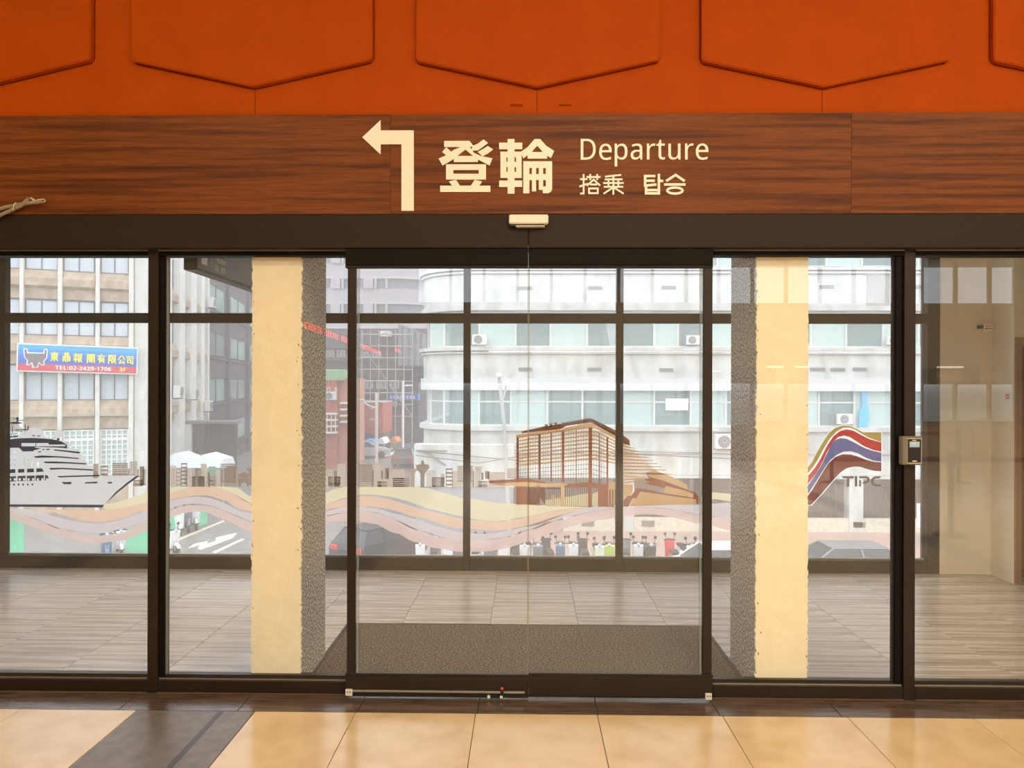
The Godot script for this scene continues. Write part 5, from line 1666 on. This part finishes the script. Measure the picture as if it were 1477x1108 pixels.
		unit_box(t, "lamp_head", Vector3(e1.x - .35, e1.y - .08, -.14), Vector3(e1.x + .35, e1.y + .08, .14), M.white, .03)

func white_building() -> void:
	var z := -30.0
	var white := tri_mat(ntex(noise(120, .02, 5), [0.0, rgb(170, 172, 164), .5, rgb(197, 199, 193), 1.0, rgb(210, 212, 207)]), Vector3(.12, .05, .12), .75)
	var clean := mat(rgb(206, 208, 205), .6)
	var b := thing("white_building", "long white office building with ribbon windows and a rounded corner across the street", "building")
	var foot := PackedVector2Array([Vector2(34, z), Vector2(-2.05, z)])
	for k in range(1, 8): foot.append(Vector2(-2.05 - sin(k * PI / 14) * 2.8, z - 2.8 + cos(k * PI / 14) * 2.8))
	foot.append(Vector2(-4.85, -62))
	var ring := func(off: float) -> PackedVector2Array:
		var p := PackedVector2Array()
		for i in foot.size():
			var d := Vector2.ZERO
			if i > 0: d += (foot[i] - foot[i - 1]).normalized()
			if i < foot.size() - 1: d += (foot[i + 1] - foot[i]).normalized()
			d = d.normalized()
			p.append(foot[i] + Vector2(d.y, -d.x) * off)
		return p
	var band := func(called: String, y0: float, y1: float, off: float, m: Material, deep := .5) -> void:
		var s := st()
		var p: PackedVector2Array = ring.call(off)
		var q: PackedVector2Array = ring.call(off - deep)
		for i in p.size() - 1:
			var a := Vector3(p[i].x, y0, p[i].y)
			var c := Vector3(p[i + 1].x, y0, p[i + 1].y)
			var e := Vector3(q[i].x, y0, q[i].y)
			var f := Vector3(q[i + 1].x, y0, q[i + 1].y)
			var h := Vector3(0, y1 - y0, 0)
			quad(s, a, c, c + h, a + h)
			quad(s, e, f, f + h, e + h)
			quad(s, a + h, c + h, f + h, e + h)
			quad(s, a, c, f, e)
		obj(called, s, m, b)
	# which side of the footprint is out? toward the street (+z)
	var flip := 1.0 if ring.call(1.0)[0].y > z else -1.0
	var B := func(called: String, py0: float, py1: float, off: float, m: Material) -> void:
		band.call(called, 1.62 + .03066 * (553 - py1), 1.62 + .03066 * (553 - py0), off * flip, m, .5 * flip)
	B.call("wall", 652, 683, 0.0, white)
	B.call("ledge", 646, 652, .10, white)
	B.call("wall", 620, 646, 0.0, white)
	B.call("ledge", 614, 620, .20, white)
	B.call("beam", 545, 562, .14, clean)
	B.call("wall", 510, 545, 0.0, white)
	B.call("ledge", 506.5, 509.5, .12, white)
	B.call("ledge", 500, 505, .20, white)
	B.call("beam", 440, 447, .14, white)
	B.call("wall", 395, 440, 0.0, white)
	B.call("ledge", 391, 394, .12, white)
	B.call("ledge", 384, 389, .20, white)
	B.call("beam", 325, 336, .14, white)
	B.call("wall", 60, 325, 0.0, white)
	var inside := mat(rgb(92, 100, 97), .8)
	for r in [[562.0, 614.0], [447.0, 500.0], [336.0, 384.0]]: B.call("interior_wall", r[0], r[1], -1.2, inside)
	# ribbon windows: mullions, panes and a few curtains
	var frame := mat(rgb(206, 208, 204), .5)
	var glass := mat(Color(.66, .76, .75, .34), .3)
	glass.transparency = BaseMaterial3D.TRANSPARENCY_ALPHA
	var paler := mat(Color(.80, .88, .86, .7), .3)
	paler.transparency = BaseMaterial3D.TRANSPARENCY_ALPHA
	var cloth := mat(rgb(240, 240, 228), .8)
	for r in [[562.0, 614.0, 0], [447.0, 500.0, 1], [336.0, 384.0, 2]]:
		var y1: float = 1.62 + .03066 * (553 - r[0])
		var y0: float = 1.62 + .03066 * (553 - r[1])
		var pp := PackedVector2Array()
		var arc: PackedVector2Array = ring.call(-.22 * flip)
		for i in range(arc.size() - 2, 1, -2): pp.append(arc[i])
		var x := -2.05
		while x < 24.0:
			pp.append(Vector2(x, z - .22))
			x += [1.42, 1.62, 1.05, 1.55][int(x * 3.7 + 40 + r[2]) % 4]
		for i in pp.size() - 1:
			var a := Vector3(pp[i].x, y0, pp[i].y)
			var c := Vector3(pp[i + 1].x, y0, pp[i + 1].y)
			var s := st()
			bar(s, a, a + Vector3(0, y1 - y0, 0), .09, .12, Vector3.BACK)
			obj("mullion", s, frame, b)
			s = st()
			bar(s, a + Vector3(0, (y1 - y0) * (.68 if r[2] == 0 else .96), 0), c + Vector3(0, (y1 - y0) * (.68 if r[2] == 0 else .96), 0), .08, .07)
			bar(s, a + Vector3(0, .04, 0), c + Vector3(0, .04, 0), .08, .08)
			obj("window_rail", s, frame, b)
			s = st()
			bar(s, a + Vector3(0, (y1 - y0) / 2, 0), c + Vector3(0, (y1 - y0) / 2, 0), .015, y1 - y0)
			obj("pane", s, paler if (i * 7 + r[2] * 3) % 5 < 2 else glass, b)
			if (i * 5 + r[2]) % 7 < 2 and r[2] > 0 and i > 2:
				s = st()
				var w := c.x - a.x
				var side := i % 2 == 0
				var k0 := .05
				for f in 5:
					var u0 := a.x + (w * (k0 + f * .1) if side else w * (.95 - f * .1))
					var u1 := a.x + (w * (k0 + f * .06) if side else w * (.95 - f * .06))
					bar(s, Vector3(u1, y0 + .05, z - .45 - .03 * (f % 2)), Vector3(u0, y1, z - .45 - .03 * (f % 2)), .13, .03, Vector3.BACK)
				obj("curtain", s, cloth, b)
	# small vents, a dark stained panel, things in the windows
	for q in [[748.0, 768.0, 530.0], [847.0, 867.0, 530.0], [951.0, 971.0, 531.0], [748.0, 768.0, 413.0], [848.0, 869.0, 412.5], [954.0, 975.0, 412.0], [1182.0, 1203.0, 411.0], [1168.0, 1190.0, 530.0], [1198.0, 1219.0, 530.5], [1230.0, 1250.0, 530.0], [1318.0, 1332.0, 411.0], [656.0, 668.0, 532.0], [650.0, 664.0, 422.0]]:
		var p := at(q[0], q[2] + 5.5, z)
		var w := at(q[1], q[2], z)
		var zz := z if q[0] > 680 else z - .55
		var s := st()
		box(s, Vector3(p.x, p.y, zz), Vector3(w.x, w.y, zz + .02))
		for k in 3: box(s, Vector3(p.x, lerpf(p.y, w.y, .15 + .3 * k), zz + .02), Vector3(w.x, lerpf(p.y, w.y, .28 + .3 * k), zz + .05))
		obj("vent", s, mat(rgb(150, 152, 148), .7), b)
	var s := st()
	var p0 := at(1250, 441, z)
	var p1 := at(1291, 393.5, z)
	box(s, Vector3(p0.x, p0.y, z), Vector3(p1.x, p1.y, z + .03), .01)
	obj("stained_panel", s, tri_mat(ntex(noise(121, .05, 4), [0.0, rgb(140, 138, 130), 1.0, rgb(196, 194, 186)]), Vector3(.6, .1, .6), .8), b)
	var sheet := thing("window_paper", "white paper sheet taped in the ribbon window right of the printed port building", "paper")
	p0 = at(960, 592, z - .1)
	p1 = at(993, 575, z - .1)
	unit_box(sheet, "sheet", Vector3(p0.x, p0.y, z - .13), Vector3(p1.x, p1.y, z - .11), M.white)
	var cl := thing("blue_cloth", "light blue cloth hanging in the ribbon window above the ribbon emblem", "cloth")
	s = st()
	prism(s, flat(pts([1243, 563, 1250, 563, 1251, 588, 1254, 592, 1252, 617, 1239, 617, 1240, 592, 1244, 588]), z - .05), z - .1, z - .06)
	obj("fabric", s, mat(rgb(90, 184, 232), .7), cl)
	for q in [[998.5, 499.0, .55, "window air conditioner in the upper ribbon window right of the door's middle"], [1044.0, 648.0, .85, "large white air conditioner with round fan on the ledge between door and right pillar"], [1286.0, 499.0, .5, "white air conditioner in the upper ribbon window beside the right post"], [1216.0, 613.0, .6, "air conditioner low in the ribbon window above the ribbon emblem"], [692.0, 499.0, .6, "air conditioner in the upper ribbon window behind the left door leaf"]]:
		var p := at(q[0], q[1], z)
		ac_unit(Vector3(p.x, p.y + .04, z + .005), 0, q[2] * 1.05, q[3])
	# arcade at street level: back wall, piers, low wall
	var brown := tri_mat(ntex(noise(122, .04, 4), [0.0, rgb(104, 90, 80), 1.0, rgb(150, 132, 118)]), Vector3(.5, .06, .5), .85)
	unit_box(b, "arcade_back_wall", Vector3(-2.4, STREET + .1, z - 3.4), Vector3(34, 1.62 + .03066 * (553 - 683), z - 3.2), brown)
	unit_box(b, "arcade_ceiling", Vector3(-2.4, 1.62 + .03066 * (553 - 683) - .15, z - 3.3), Vector3(34, 1.62 + .03066 * (553 - 683) - .01, z - .02), white)
	for q in [[701.0, 722.0], [900.0, 915.0], [1058.0, 1078.0], [1225.0, 1246.0], [1380.0, 1400.0]]: unit_box(b, "pier", Vector3(at(q[0], 720, z).x, STREET + .1, z - .6), Vector3(at(q[1], 720, z).x, 1.62 + .03066 * (553 - 683) - .16, z - .02), white, .03)
	unit_box(b, "low_wall", Vector3(at(812, 760, z).x, STREET + .14, z - .3), Vector3(34, 1.62 + .03066 * (553 - 745), z - .06), tri_mat(ntex(noise(123, .04, 4), [0.0, rgb(190, 182, 158), 1.0, rgb(226, 220, 200)]), Vector3(.2, .2, .2), .8))
	for q in [848.0, 935.0, 1240.0, 1295.0]: unit_box(b, "drain_grate", Vector3(at(q - 9, 764, z).x, STREET + .35, z - .06), Vector3(at(q + 9, 764, z).x, STREET + .6, z - .02), mat(rgb(130, 122, 110), .7))
	unit_box(b, "shutter", Vector3(at(622, 712, z).x, STREET + .1, z - .5), Vector3(at(699, 712, z).x, 1.62 + .03066 * (553 - 700), z - .3), mat(rgb(168, 180, 196), .5))
	# white hoarding wall on the corner
	var w := thing("corner_hoarding", "low white rendered wall projecting at the rounded corner of the white building", "wall", Vector3(0, 0, z + 1.0))
	unit_box(w, "panel", Vector3(at(597, 660, z + 1).x, at(640, 703, z + 1).y, -.7), Vector3(at(742, 660, z + 1).x, at(640, 641, z + 1).y, 0), white, .03)
	unit_box(w, "footing", Vector3(at(599, 660, z + 1).x, STREET, -.65), Vector3(at(740, 660, z + 1).x, at(640, 703, z + 1).y, -.1), mat(rgb(150, 152, 156), .8))
	unit_box(w, "rail", Vector3(at(603, 660, z + 1).x, at(640, 651, z + 1).y, 0), Vector3(at(645, 660, z + 1).x, at(640, 649, z + 1).y, .08), mat(rgb(140, 140, 136), .6))
	s = st()
	bar(s, at(614, 652, z + 1.05) - w.position, at(643, 671, z + 1.05) - w.position, .06, .06, Vector3.BACK)
	obj("brace", s, mat(rgb(140, 140, 136), .6), w)
	# leaning lamp pole and the cables that hang across
	var lp := thing("street_lamp", "leaning grey twin headed street lamp before the white building", "street lamp", on(735, 792, STREET))
	var base := lp.position
	var P := func(px: float, py: float) -> Vector3: return at(px, py, base.z) - base
	s = st()
	tube(s, [Vector3.ZERO, P.call(731, 690), P.call(727, 610), P.call(720, 545)], .075, 8)
	obj("pole", s, mat(rgb(176, 176, 172), .5), lp)
	s = st()
	tube(s, [P.call(726, 575), P.call(730, 556)], .05, 6)
	obj("arm", s, mat(rgb(176, 176, 172), .5), lp)
	for q in [[720.0, 541.0], [731.0, 552.5]]:
		var p: Vector3 = P.call(q[0], q[1])
		unit_box(lp, "lamp_head", p - Vector3(.12, .09, .2), p + Vector3(.12, .09, .2), M.white, .03)
	var zc := z + 1.2
	for q in [[[600, 650, 700, 660, 790, 668, 905, 655, 1062, 662], "upper black cable sagging along the white building's base"], [[600, 657, 690, 668, 800, 650, 1000, 653, 1062, 655], "lower black cable sagging along the white building's base"]]:
		s = st()
		var line := []
		for i in range(0, q[0].size(), 2): line.append(at(q[0][i], q[0][i + 1], zc))
		tube(s, line, .022, 5)
		zc += .35
		tag(obj("utility_cable", s, mat(rgb(120, 120, 118), .6)), q[1], "cable", "cables across the white facade")
	var nb := thing("notice_board", "white notice board with a blue picture beyond the right pane", "sign", at(1331, 762, -27.5))
	unit_box(nb, "panel", Vector3(-.24, 0, -.04), Vector3(.24, 1.0, 0), M.white, .01)
	unit_box(nb, "picture", Vector3(-.13, .68, 0), Vector3(.10, .94, .01), mat(rgb(140, 186, 232), .5))
	unit_box(nb, "post", Vector3(-.03, STREET + .14 - nb.position.y, -.1), Vector3(.03, .0, -.04), M.steel)

# ---------------------------------------------------------------- scooters and cars
func scooter(called: String, body: Material) -> Node3D:       # nose toward +z, on the ground
	var t := thing(called, "", "scooter")
	for q in [[-.62, "rear_wheel"], [.62, "front_wheel"]]:
		var s := st()
		lathe(s, [Vector2(.0, -.04), Vector2(.14, -.04), Vector2(.15, -.06), Vector2(.21, -.055), Vector2(.235, -.03), Vector2(.235, .03), Vector2(.21, .055), Vector2(.15, .06), Vector2(.14, .04), Vector2(0, .04)], Transform3D(Basis(Vector3.BACK, PI / 2), Vector3(0, .235, q[0])), 14)
		obj(q[1], s, M.rubber, t)
	var side := Transform3D(Basis(Vector3(0, 0, 1), Vector3(0, 1, 0), Vector3(1, 0, 0)), Vector3.ZERO)
	var s := st()
	prism(s, pts([-.95, .62, -.9, .74, -.55, .72, -.15, .66, -.02, .60, -.02, .32, -.2, .25, -.5, .36, -.8, .5]), -.15, .15, side)
	obj("rear_body", s, body, t)
	s = st()
	prism(s, pts([-.02, .26, .36, .24, .42, .30, .42, .36, -.02, .34]), -.17, .17, side)
	obj("footboard", s, M.black, t)
	s = st()
	prism(s, pts([.34, .28, .44, .30, .62, .95, .56, 1.0, .48, .98]), -.19, .19, side)
	obj("leg_shield", s, body, t)
	s = st()
	prism(s, pts([-.86, .74, -.84, .82, -.4, .84, .0, .78, .04, .68, -.2, .68, -.55, .73]), -.13, .13, side)
	obj("seat", s, M.black, t)
	s = st()
	prism(s, pts([.38, .46, .5, .52, .74, .50, .86, .36, .80, .34, .68, .44, .5, .44]), -.06, .06, side)
	obj("front_fender", s, body, t)
	s = st()
	for a in [-.05, .05]: tube(s, [Vector3(a, .24, .62), Vector3(a, .6, .52)], .02, 6)
	obj("fork", s, M.steel, t)
	s = st()
	tube(s, [Vector3(-.25, 1.0, .42), Vector3(-.1, 1.03, .5), Vector3(.1, 1.03, .5), Vector3(.25, 1.0, .42)], .022, 6)
	obj("handlebar", s, M.black, t)
	s = st()
	lathe(s, [Vector2(0, .05), Vector2(.045, .04), Vector2(.072, .01), Vector2(.08, -.03), Vector2(.065, -.08)], Transform3D(Basis(Vector3.RIGHT, PI / 2 - .2), Vector3(0, 1.0, .60)), 12)
	obj("headlight", s, mat(rgb(176, 182, 186), .15), t)
	for a in [-.19, .19]:
		s = st()
		tube(s, [Vector3(a * .8, 1.02, .45), Vector3(a * 1.05, 1.2, .42)], .012, 5)
		box(s, Vector3(a * 1.05 - .06, 1.18, .40), Vector3(a * 1.05 + .06, 1.28, .44), .015)
		obj("mirror", s, M.black, t)
	s = st()
	box(s, Vector3(-.09, .42, -1.0), Vector3(.09, .54, -.98))
	obj("licence_plate", s, M.white, t)
	return t

func car(called: String, label: String, p: Vector3, turn: float, paint: Material, long := 4.4) -> Node3D:      # nose toward +x, on the ground
	var t := thing(called, label, "car", p, turn)
	var k := long / 4.4
	var s := st()
	prism(s, pts([-2.2 * k, .35, -2.2 * k, .78, -2.05 * k, .98, -1.0 * k, 1.0, .9 * k, .98, 1.7 * k, .86, 2.12 * k, .70, 2.2 * k, .45, 2.15 * k, .26, 1.75 * k, .24, -1.8 * k, .24]), -.86, .86)
	obj("body", s, paint, t)
	# greenhouse: narrower at the roof
	var low := [-2.02, -1.55, .25, 1.05]
	var s2 := st()
	var ring0 := [Vector3(-2.05 * k, .96, -.80), Vector3(1.0 * k, .96, -.80), Vector3(1.0 * k, .96, .80), Vector3(-2.05 * k, .96, .80)]
	var ring1 := [Vector3(-1.55 * k, 1.42, -.60), Vector3(.2 * k, 1.44, -.60), Vector3(.2 * k, 1.44, .60), Vector3(-1.55 * k, 1.42, .60)]
	for i in 4: quad(s2, ring0[i], ring0[(i + 1) % 4], ring1[(i + 1) % 4], ring1[i])
	obj("window_glass", s2, mat(rgb(46, 52, 58), .08), t)
	s = st()
	box(s, Vector3(-1.6 * k, 1.415, -.62), Vector3(.26 * k, 1.47, .62), .022)
	obj("roof", s, paint, t)
	for x in [-.75, .98, -2.0]:
		for y in [-1, 1]:
			s = st()
			var top := Vector3((-.68 if x == -.75 else .22 if x > 0 else -1.56) * k, 1.43, .605 * y)
			bar(s, Vector3(x * k, .96, .805 * y), top, .07, .05, Vector3.RIGHT)
			obj("pillar", s, paint, t)
	for x in [-1.35, 1.38]:
		for y in [-1, 1]:
			s = st()
			lathe(s, [Vector2(0, -.09), Vector2(.2, -.10), Vector2(.29, -.09), Vector2(.32, -.06), Vector2(.32, .06), Vector2(.29, .09), Vector2(0, .09)], Transform3D(Basis(Vector3.RIGHT, PI / 2), Vector3(x * k, .32, .80 * y)), 18)
			obj("wheel", s, M.rubber, t)
	for y in [-1, 1]:
		unit_box(t, "headlight", Vector3(2.05 * k, .62, .5 * y - .2), Vector3(2.19 * k, .75, .5 * y + .2), mat(rgb(230, 234, 236), .1), .02)
		unit_box(t, "tail_light", Vector3(-2.22 * k, .72, .6 * y - .2), Vector3(-2.14 * k, .90, .6 * y + .2), mat(rgb(208, 40, 40), .2), .02)
		unit_box(t, "wing_mirror", Vector3(.78 * k, .96, .92 * y - .1), Vector3(.92 * k, 1.08, .92 * y + .1), paint, .03)
	return t

func traffic() -> void:
	var paints := {"white": mat(rgb(236, 236, 234), .2), "black": mat(rgb(40, 42, 46), .2), "blue": mat(rgb(92, 118, 156), .2), "cream": mat(rgb(226, 232, 206), .25), "lime": mat(rgb(196, 216, 84), .3), "red": mat(rgb(214, 40, 52), .25), "grey": mat(rgb(120, 122, 126), .25)}
	var first := scooter("scooter", paints.white)
	var spots := [[610, "white"], [628, "grey"], [646, "white"], [664, "grey"], [690, "white"], [708, "grey"], [726, "white"], [743, "black"], [759, "white"], [775, "grey"], [790, "black"], [808, "blue"], [826, "white"], [842, "black"], [862, "cream"], [878, "lime"], [903, "grey"], [919, "white"], [934, "black"], [969, "red"], [990, "white"], [1006, "grey"]]
	var count := {}
	for i in spots.size():
		var o := first if i == 0 else copy(first)
		var q: Array = spots[i]
		for c in o.get_children():
			if String(c.name).begins_with("rear_body") or String(c.name).begins_with("leg_shield") or String(c.name).begins_with("front_fender"): c.material_override = paints[q[1]]
		var p := on(q[0], 822 + rng.randf_range(-2, 2), STREET)
		o.position = Vector3(p.x, STREET, p.z)
		o.scale.x = .86
		o.rotation.y = (PI if i % 3 == 1 else 0.0) + rng.randf_range(-.12, .12)
		count[q[1]] = count.get(q[1], 0) + 1
		var n: int = count[q[1]]
		var lone: bool = q[1] in ["cream", "lime", "red", "blue"]
		var nth: String = ["first", "second", "third", "fourth", "fifth", "sixth", "seventh", "eighth", "ninth"][n - 1]
		tag(o, ("only %s scooter in the row parked along the pavement" % q[1]) if lone else ("%s %s scooter from the left in the row along the pavement" % [nth, q[1]]), "scooter", "scooters parked in a row along the kerb")
	var left := [[258, 770, "white", .5, "white scooter on the green lane nearest the middle left post"], [270, 765, "grey", .5, "grey scooter between two white ones on the green lane"], [281, 762, "white", .5, "white scooter farthest right on the green lane"], [243, 800, "white", .9, "pale scooter low beside the middle left post"], [152, 806, "blue", .6, "blue scooter low under the printed cruise ship"], [172, 800, "white", .6, "white scooter right of the blue one under the cruise ship"]]
	for q in left:
		var o := copy(first)
		for c in o.get_children():
			if String(c.name).begins_with("rear_body") or String(c.name).begins_with("leg_shield") or String(c.name).begins_with("front_fender"): c.material_override = paints[q[2]]
		var p := on(q[0], q[1], STREET)
		o.position = Vector3(p.x, STREET, p.z)
		o.rotation.y = q[3]
		tag(o, q[4], "scooter", "scooters on the green lane")
	var silver := mat(rgb(120, 124, 130), .2, .5)
	var p := on(1200, 850, STREET)
	car("car", "dark silver car parked low behind the right pane", Vector3(p.x, STREET, p.z), PI, silver, 4.3)
	p = on(1024, 852, STREET)
	car("car", "white car parked left of the right pillar", Vector3(p.x, STREET, p.z), PI + .06, mat(rgb(236, 236, 236), .2), 3.5)
	p = on(552, 812, STREET)
	car("car", "dark car parked at an angle low behind the left door stile", Vector3(p.x, STREET, p.z), .95, mat(rgb(34, 40, 48), .15), 3.6)
	p = on(588, 672, STREET)
	car("car", "small car with red tail lights driving away at the corner hoarding", Vector3(p.x, STREET, p.z), 1.5, mat(rgb(90, 88, 88), .2), 4.0)
	p = on(528, 660, STREET)
	car("car", "silver car parked on the far street left of the lamp post", Vector3(p.x, STREET, p.z), .2, mat(rgb(190, 194, 198), .2), 4.3)

# ---------------------------------------------------------------- the rest of the hall, seen only as reflections in the glass
func mir(px: float, py: float, z: float) -> Vector3:
	var v := at(px, py, -z - .08)
	return Vector3(v.x, v.y, z)

func mirrored_hall() -> void:
	var zb := 15.0
	var wb := Node3D.new()
	wb.name = "wall_back"
	add_child(wb)
	tag(wb, "back wall of the hall with two strips of windows mirrored in the glass", "wall", "", "structure")
	var x0 := mir(600, 500, zb).x
	var x1 := 14.9
	var ys := [-.3, mir(738, 612, zb).y, mir(738, 553, zb).y, mir(738, 437, zb).y, mir(738, 373, zb).y, 5.3]
	var m := mat(rgb(188, 170, 140), .7)
	for q in [[-9.2, x0, ys[0], ys[5]], [x1, 15.2, ys[0], ys[5]], [x0, x1, ys[0], ys[1]], [x0, x1, ys[2], ys[3]], [x0, x1, ys[4], ys[5]]]: unit_box(wb, "wall_surface", Vector3(q[0], q[2], zb), Vector3(q[1], q[3], zb + .2), m)
	var i := 0
	var x := x0
	while x < x1 - .4:
		for r in [[ys[1], ys[2]], [ys[3], ys[4]]]:
			unit_box(wb, "mullion", Vector3(x, r[0], zb + .02), Vector3(x + .07, r[1], zb + .12), mat(rgb(150, 134, 108), .6))
		x += .83
		i += 1
	# stanchions with red belts
	var bases := [on(1000, 772, 0), on(1372, 773, 0), on(1600, 777, 0), on(1200, 696, 0), on(1383, 697, 0)]
	var names := ["black belt post mirrored near the right door stile", "black belt post mirrored large in the rightmost pane", "black belt post beyond the right edge of the mirrored row", "black belt post mirrored behind the right pillar", "black belt post mirrored small in the rightmost pane"]
	var tops := []
	for k in 5:
		var p := Vector3(bases[k].x, 0, -.08 - bases[k].z)
		var t := thing("belt_post", names[k], "stanchion", p, 0, "belt posts of the queue mirrored in the glass")
		var s := st()
		lathe(s, [Vector2(0, .03), Vector2(.05, .03), Vector2(.17, .015), Vector2(.18, 0)], Transform3D(), 20)
		obj("base", s, M.black, t)
		s = st()
		tube(s, [Vector3(0, .02, 0), Vector3(0, .84, 0)], .03, 12)
		obj("post", s, M.black, t)
		s = st()
		lathe(s, [Vector2(.035, .72), Vector2(.042, .73), Vector2(.042, .88), Vector2(.03, .9), Vector2(0, .9)], Transform3D(), 14)
		obj("head", s, M.rubber, t)
		tops.append(p + Vector3(0, .82, 0))
	for q in [[0, 1, "red belt between the two near mirrored posts"], [1, 2, "red belt running right from the large mirrored post"], [3, 4, "red belt between the far mirrored posts"]]:
		var s := st()
		var a: Vector3 = tops[q[0]]
		var c: Vector3 = tops[q[1]]
		var e := (c - a).normalized() * .043
		bar(s, a + e, c - e, .004, .05)
		tag(obj("queue_belt", s, mat(rgb(150, 24, 36), .6)), q[2], "belt", "red queue belts mirrored in the glass")
	# counters and lit fascia at the far end
	for q in [[1090.0, 1150.0, "first cream counter mirrored behind the right pillar"], [1330.0, 1402.0, "cream counter mirrored in the rightmost pane"], [1432.0, 1520.0, "cream counter mirrored at the right edge"]]:
		var a := mir(q[0], 655, 13.4)
		var c := mir(q[1], 608, 13.4)
		var t := thing("service_counter", q[2], "counter", Vector3(a.x, 0, 13.4), 0, "counters mirrored in the glass")
		unit_box(t, "front", Vector3(0, 0, 0), Vector3(c.x - a.x, c.y - .05, .7), mat(rgb(228, 196, 150), .5), .01)
		unit_box(t, "worktop", Vector3(-.05, c.y - .05, -.08), Vector3(c.x - a.x + .05, c.y, .75), mat(rgb(160, 130, 100), .4), .01)
	var f := Node3D.new()
	f.name = "trim_5"
	add_child(f)
	tag(f, "dark fascia beam over the counters mirrored in the glass", "beam", "", "structure")
	var y0 := mir(738, 551, 12.9).y
	var y1 := mir(738, 531, 12.9).y
	unit_box(f, "beam", Vector3(x0, y0, 12.9), Vector3(14.9, y1, 13.1), mat(rgb(82, 70, 58), .6))
	for q in [[1355.0, 1390.0], [1419.0, 1450.0], [1120.0, 1160.0]]: unit_box(f, "panel", Vector3(mir(q[0], 540, 12.8).x, y0 + .03, 12.86), Vector3(mir(q[1], 540, 12.8).x, y1 - .03, 12.9), mat(rgb(226, 196, 150), .5))
	for q in [[1107.0, 1130.0, "on the right pillar, the left one"], [1148.0, 1166.0, "on the right pillar, at its right edge"], [1354.0, 1377.0, "in the rightmost pane, the longer one"], [1379.0, 1391.0, "in the rightmost pane, the shorter one"]]:
		var a := mir(q[0], 528.5, 12.8)
		var c := mir(q[1], 528.5, 12.8)
		var t := thing("tube_lamp", "thin white tube lamp mirrored %s" % q[2], "lamp", Vector3((a.x + c.x) / 2, y1 + .02, 12.84), 0, "tube lamps mirrored over the counters")
		var s := st()
		tube(s, [Vector3((a.x - c.x) / 2, .02, 0), Vector3((c.x - a.x) / 2, .02, 0)], .02, 8)
		var g := mat(rgb(255, 246, 230), .5)
		g.emission_enabled = true
		g.emission = rgb(255, 244, 224)
		g.emission_energy_multiplier = 5.0
		obj("lamp_tube", s, g, t)
		unit_box(t, "holder", Vector3((a.x - c.x) / 2, -.02, -.03), Vector3((c.x - a.x) / 2, .002, .03), M.white)
	# running red display hung along the left side of the hall
	var d := thing("led_display", "long running red display strip mirrored slanting by the left door stile", "display", Vector3(0, 2.22, 0))
	var pa := Vector3(-2.28, 0, 3.7)
	var pb := Vector3(-2.85, 0, 11.0)
	var s := st()
	bar(s, pa, pb, .05, .13)
	obj("case", s, M.black, d)
	s = st()
	var n := (pb - pa).normalized()
	var sideways := n.cross(Vector3.UP)
	if sideways.x < 0: sideways = -sideways
	var L := (pb - pa).length()
	for k in 44:
		if k % 7 == 6: continue
		var c := pa + n * (L * (k + .5) / 44) + sideways * .03
		for r in 3: bar(s, c - n * .05 + Vector3(0, -.03 + .03 * r, 0), c + n * .05 + Vector3(0, -.03 + .03 * r, 0), .006, .006 if (k + r) % 3 else .011)
		bar(s, c + n * (.03 * ((k * 5) % 3 - 1)) - Vector3(0, .035, 0), c + n * (.03 * ((k * 5) % 3 - 1)) + Vector3(0, .035, 0), .008, .006)
	var red := mat(rgb(255, 60, 30), .5)
	red.emission_enabled = true
	red.emission = rgb(255, 60, 28)
	red.emission_energy_multiplier = 11.0
	obj("led_screen", s, red, d).set_meta("kind", "stuff")
	for q in [.1, .9]:
		s = st()
		tube(s, [pa.lerp(pb, q) + Vector3(0, .085, 0), pa.lerp(pb, q) + Vector3(0, 3.08, 0)], .01, 6)
		obj("hanger", s, M.steel, d)

# ---------------------------------------------------------------- rain haze over the street
func haze() -> void:
	for e in get_children():
		if e is WorldEnvironment:
			e.environment.volumetric_fog_enabled = true
			e.environment.volumetric_fog_density = 0.0
	var f := FogVolume.new()
	f.name = "rain_haze"
	f.shape = RenderingServer.FOG_VOLUME_SHAPE_BOX
	f.size = Vector3(150, 60, 150)
	f.position = Vector3(0, 24.9, -85)
	var m := FogMaterial.new()
	m.density = .0045
	m.albedo = rgb(250, 250, 252)
	f.material = m
	add_child(f)
	tag(f, "thin grey rain haze hanging over the street outside the window", "haze", "", "stuff")
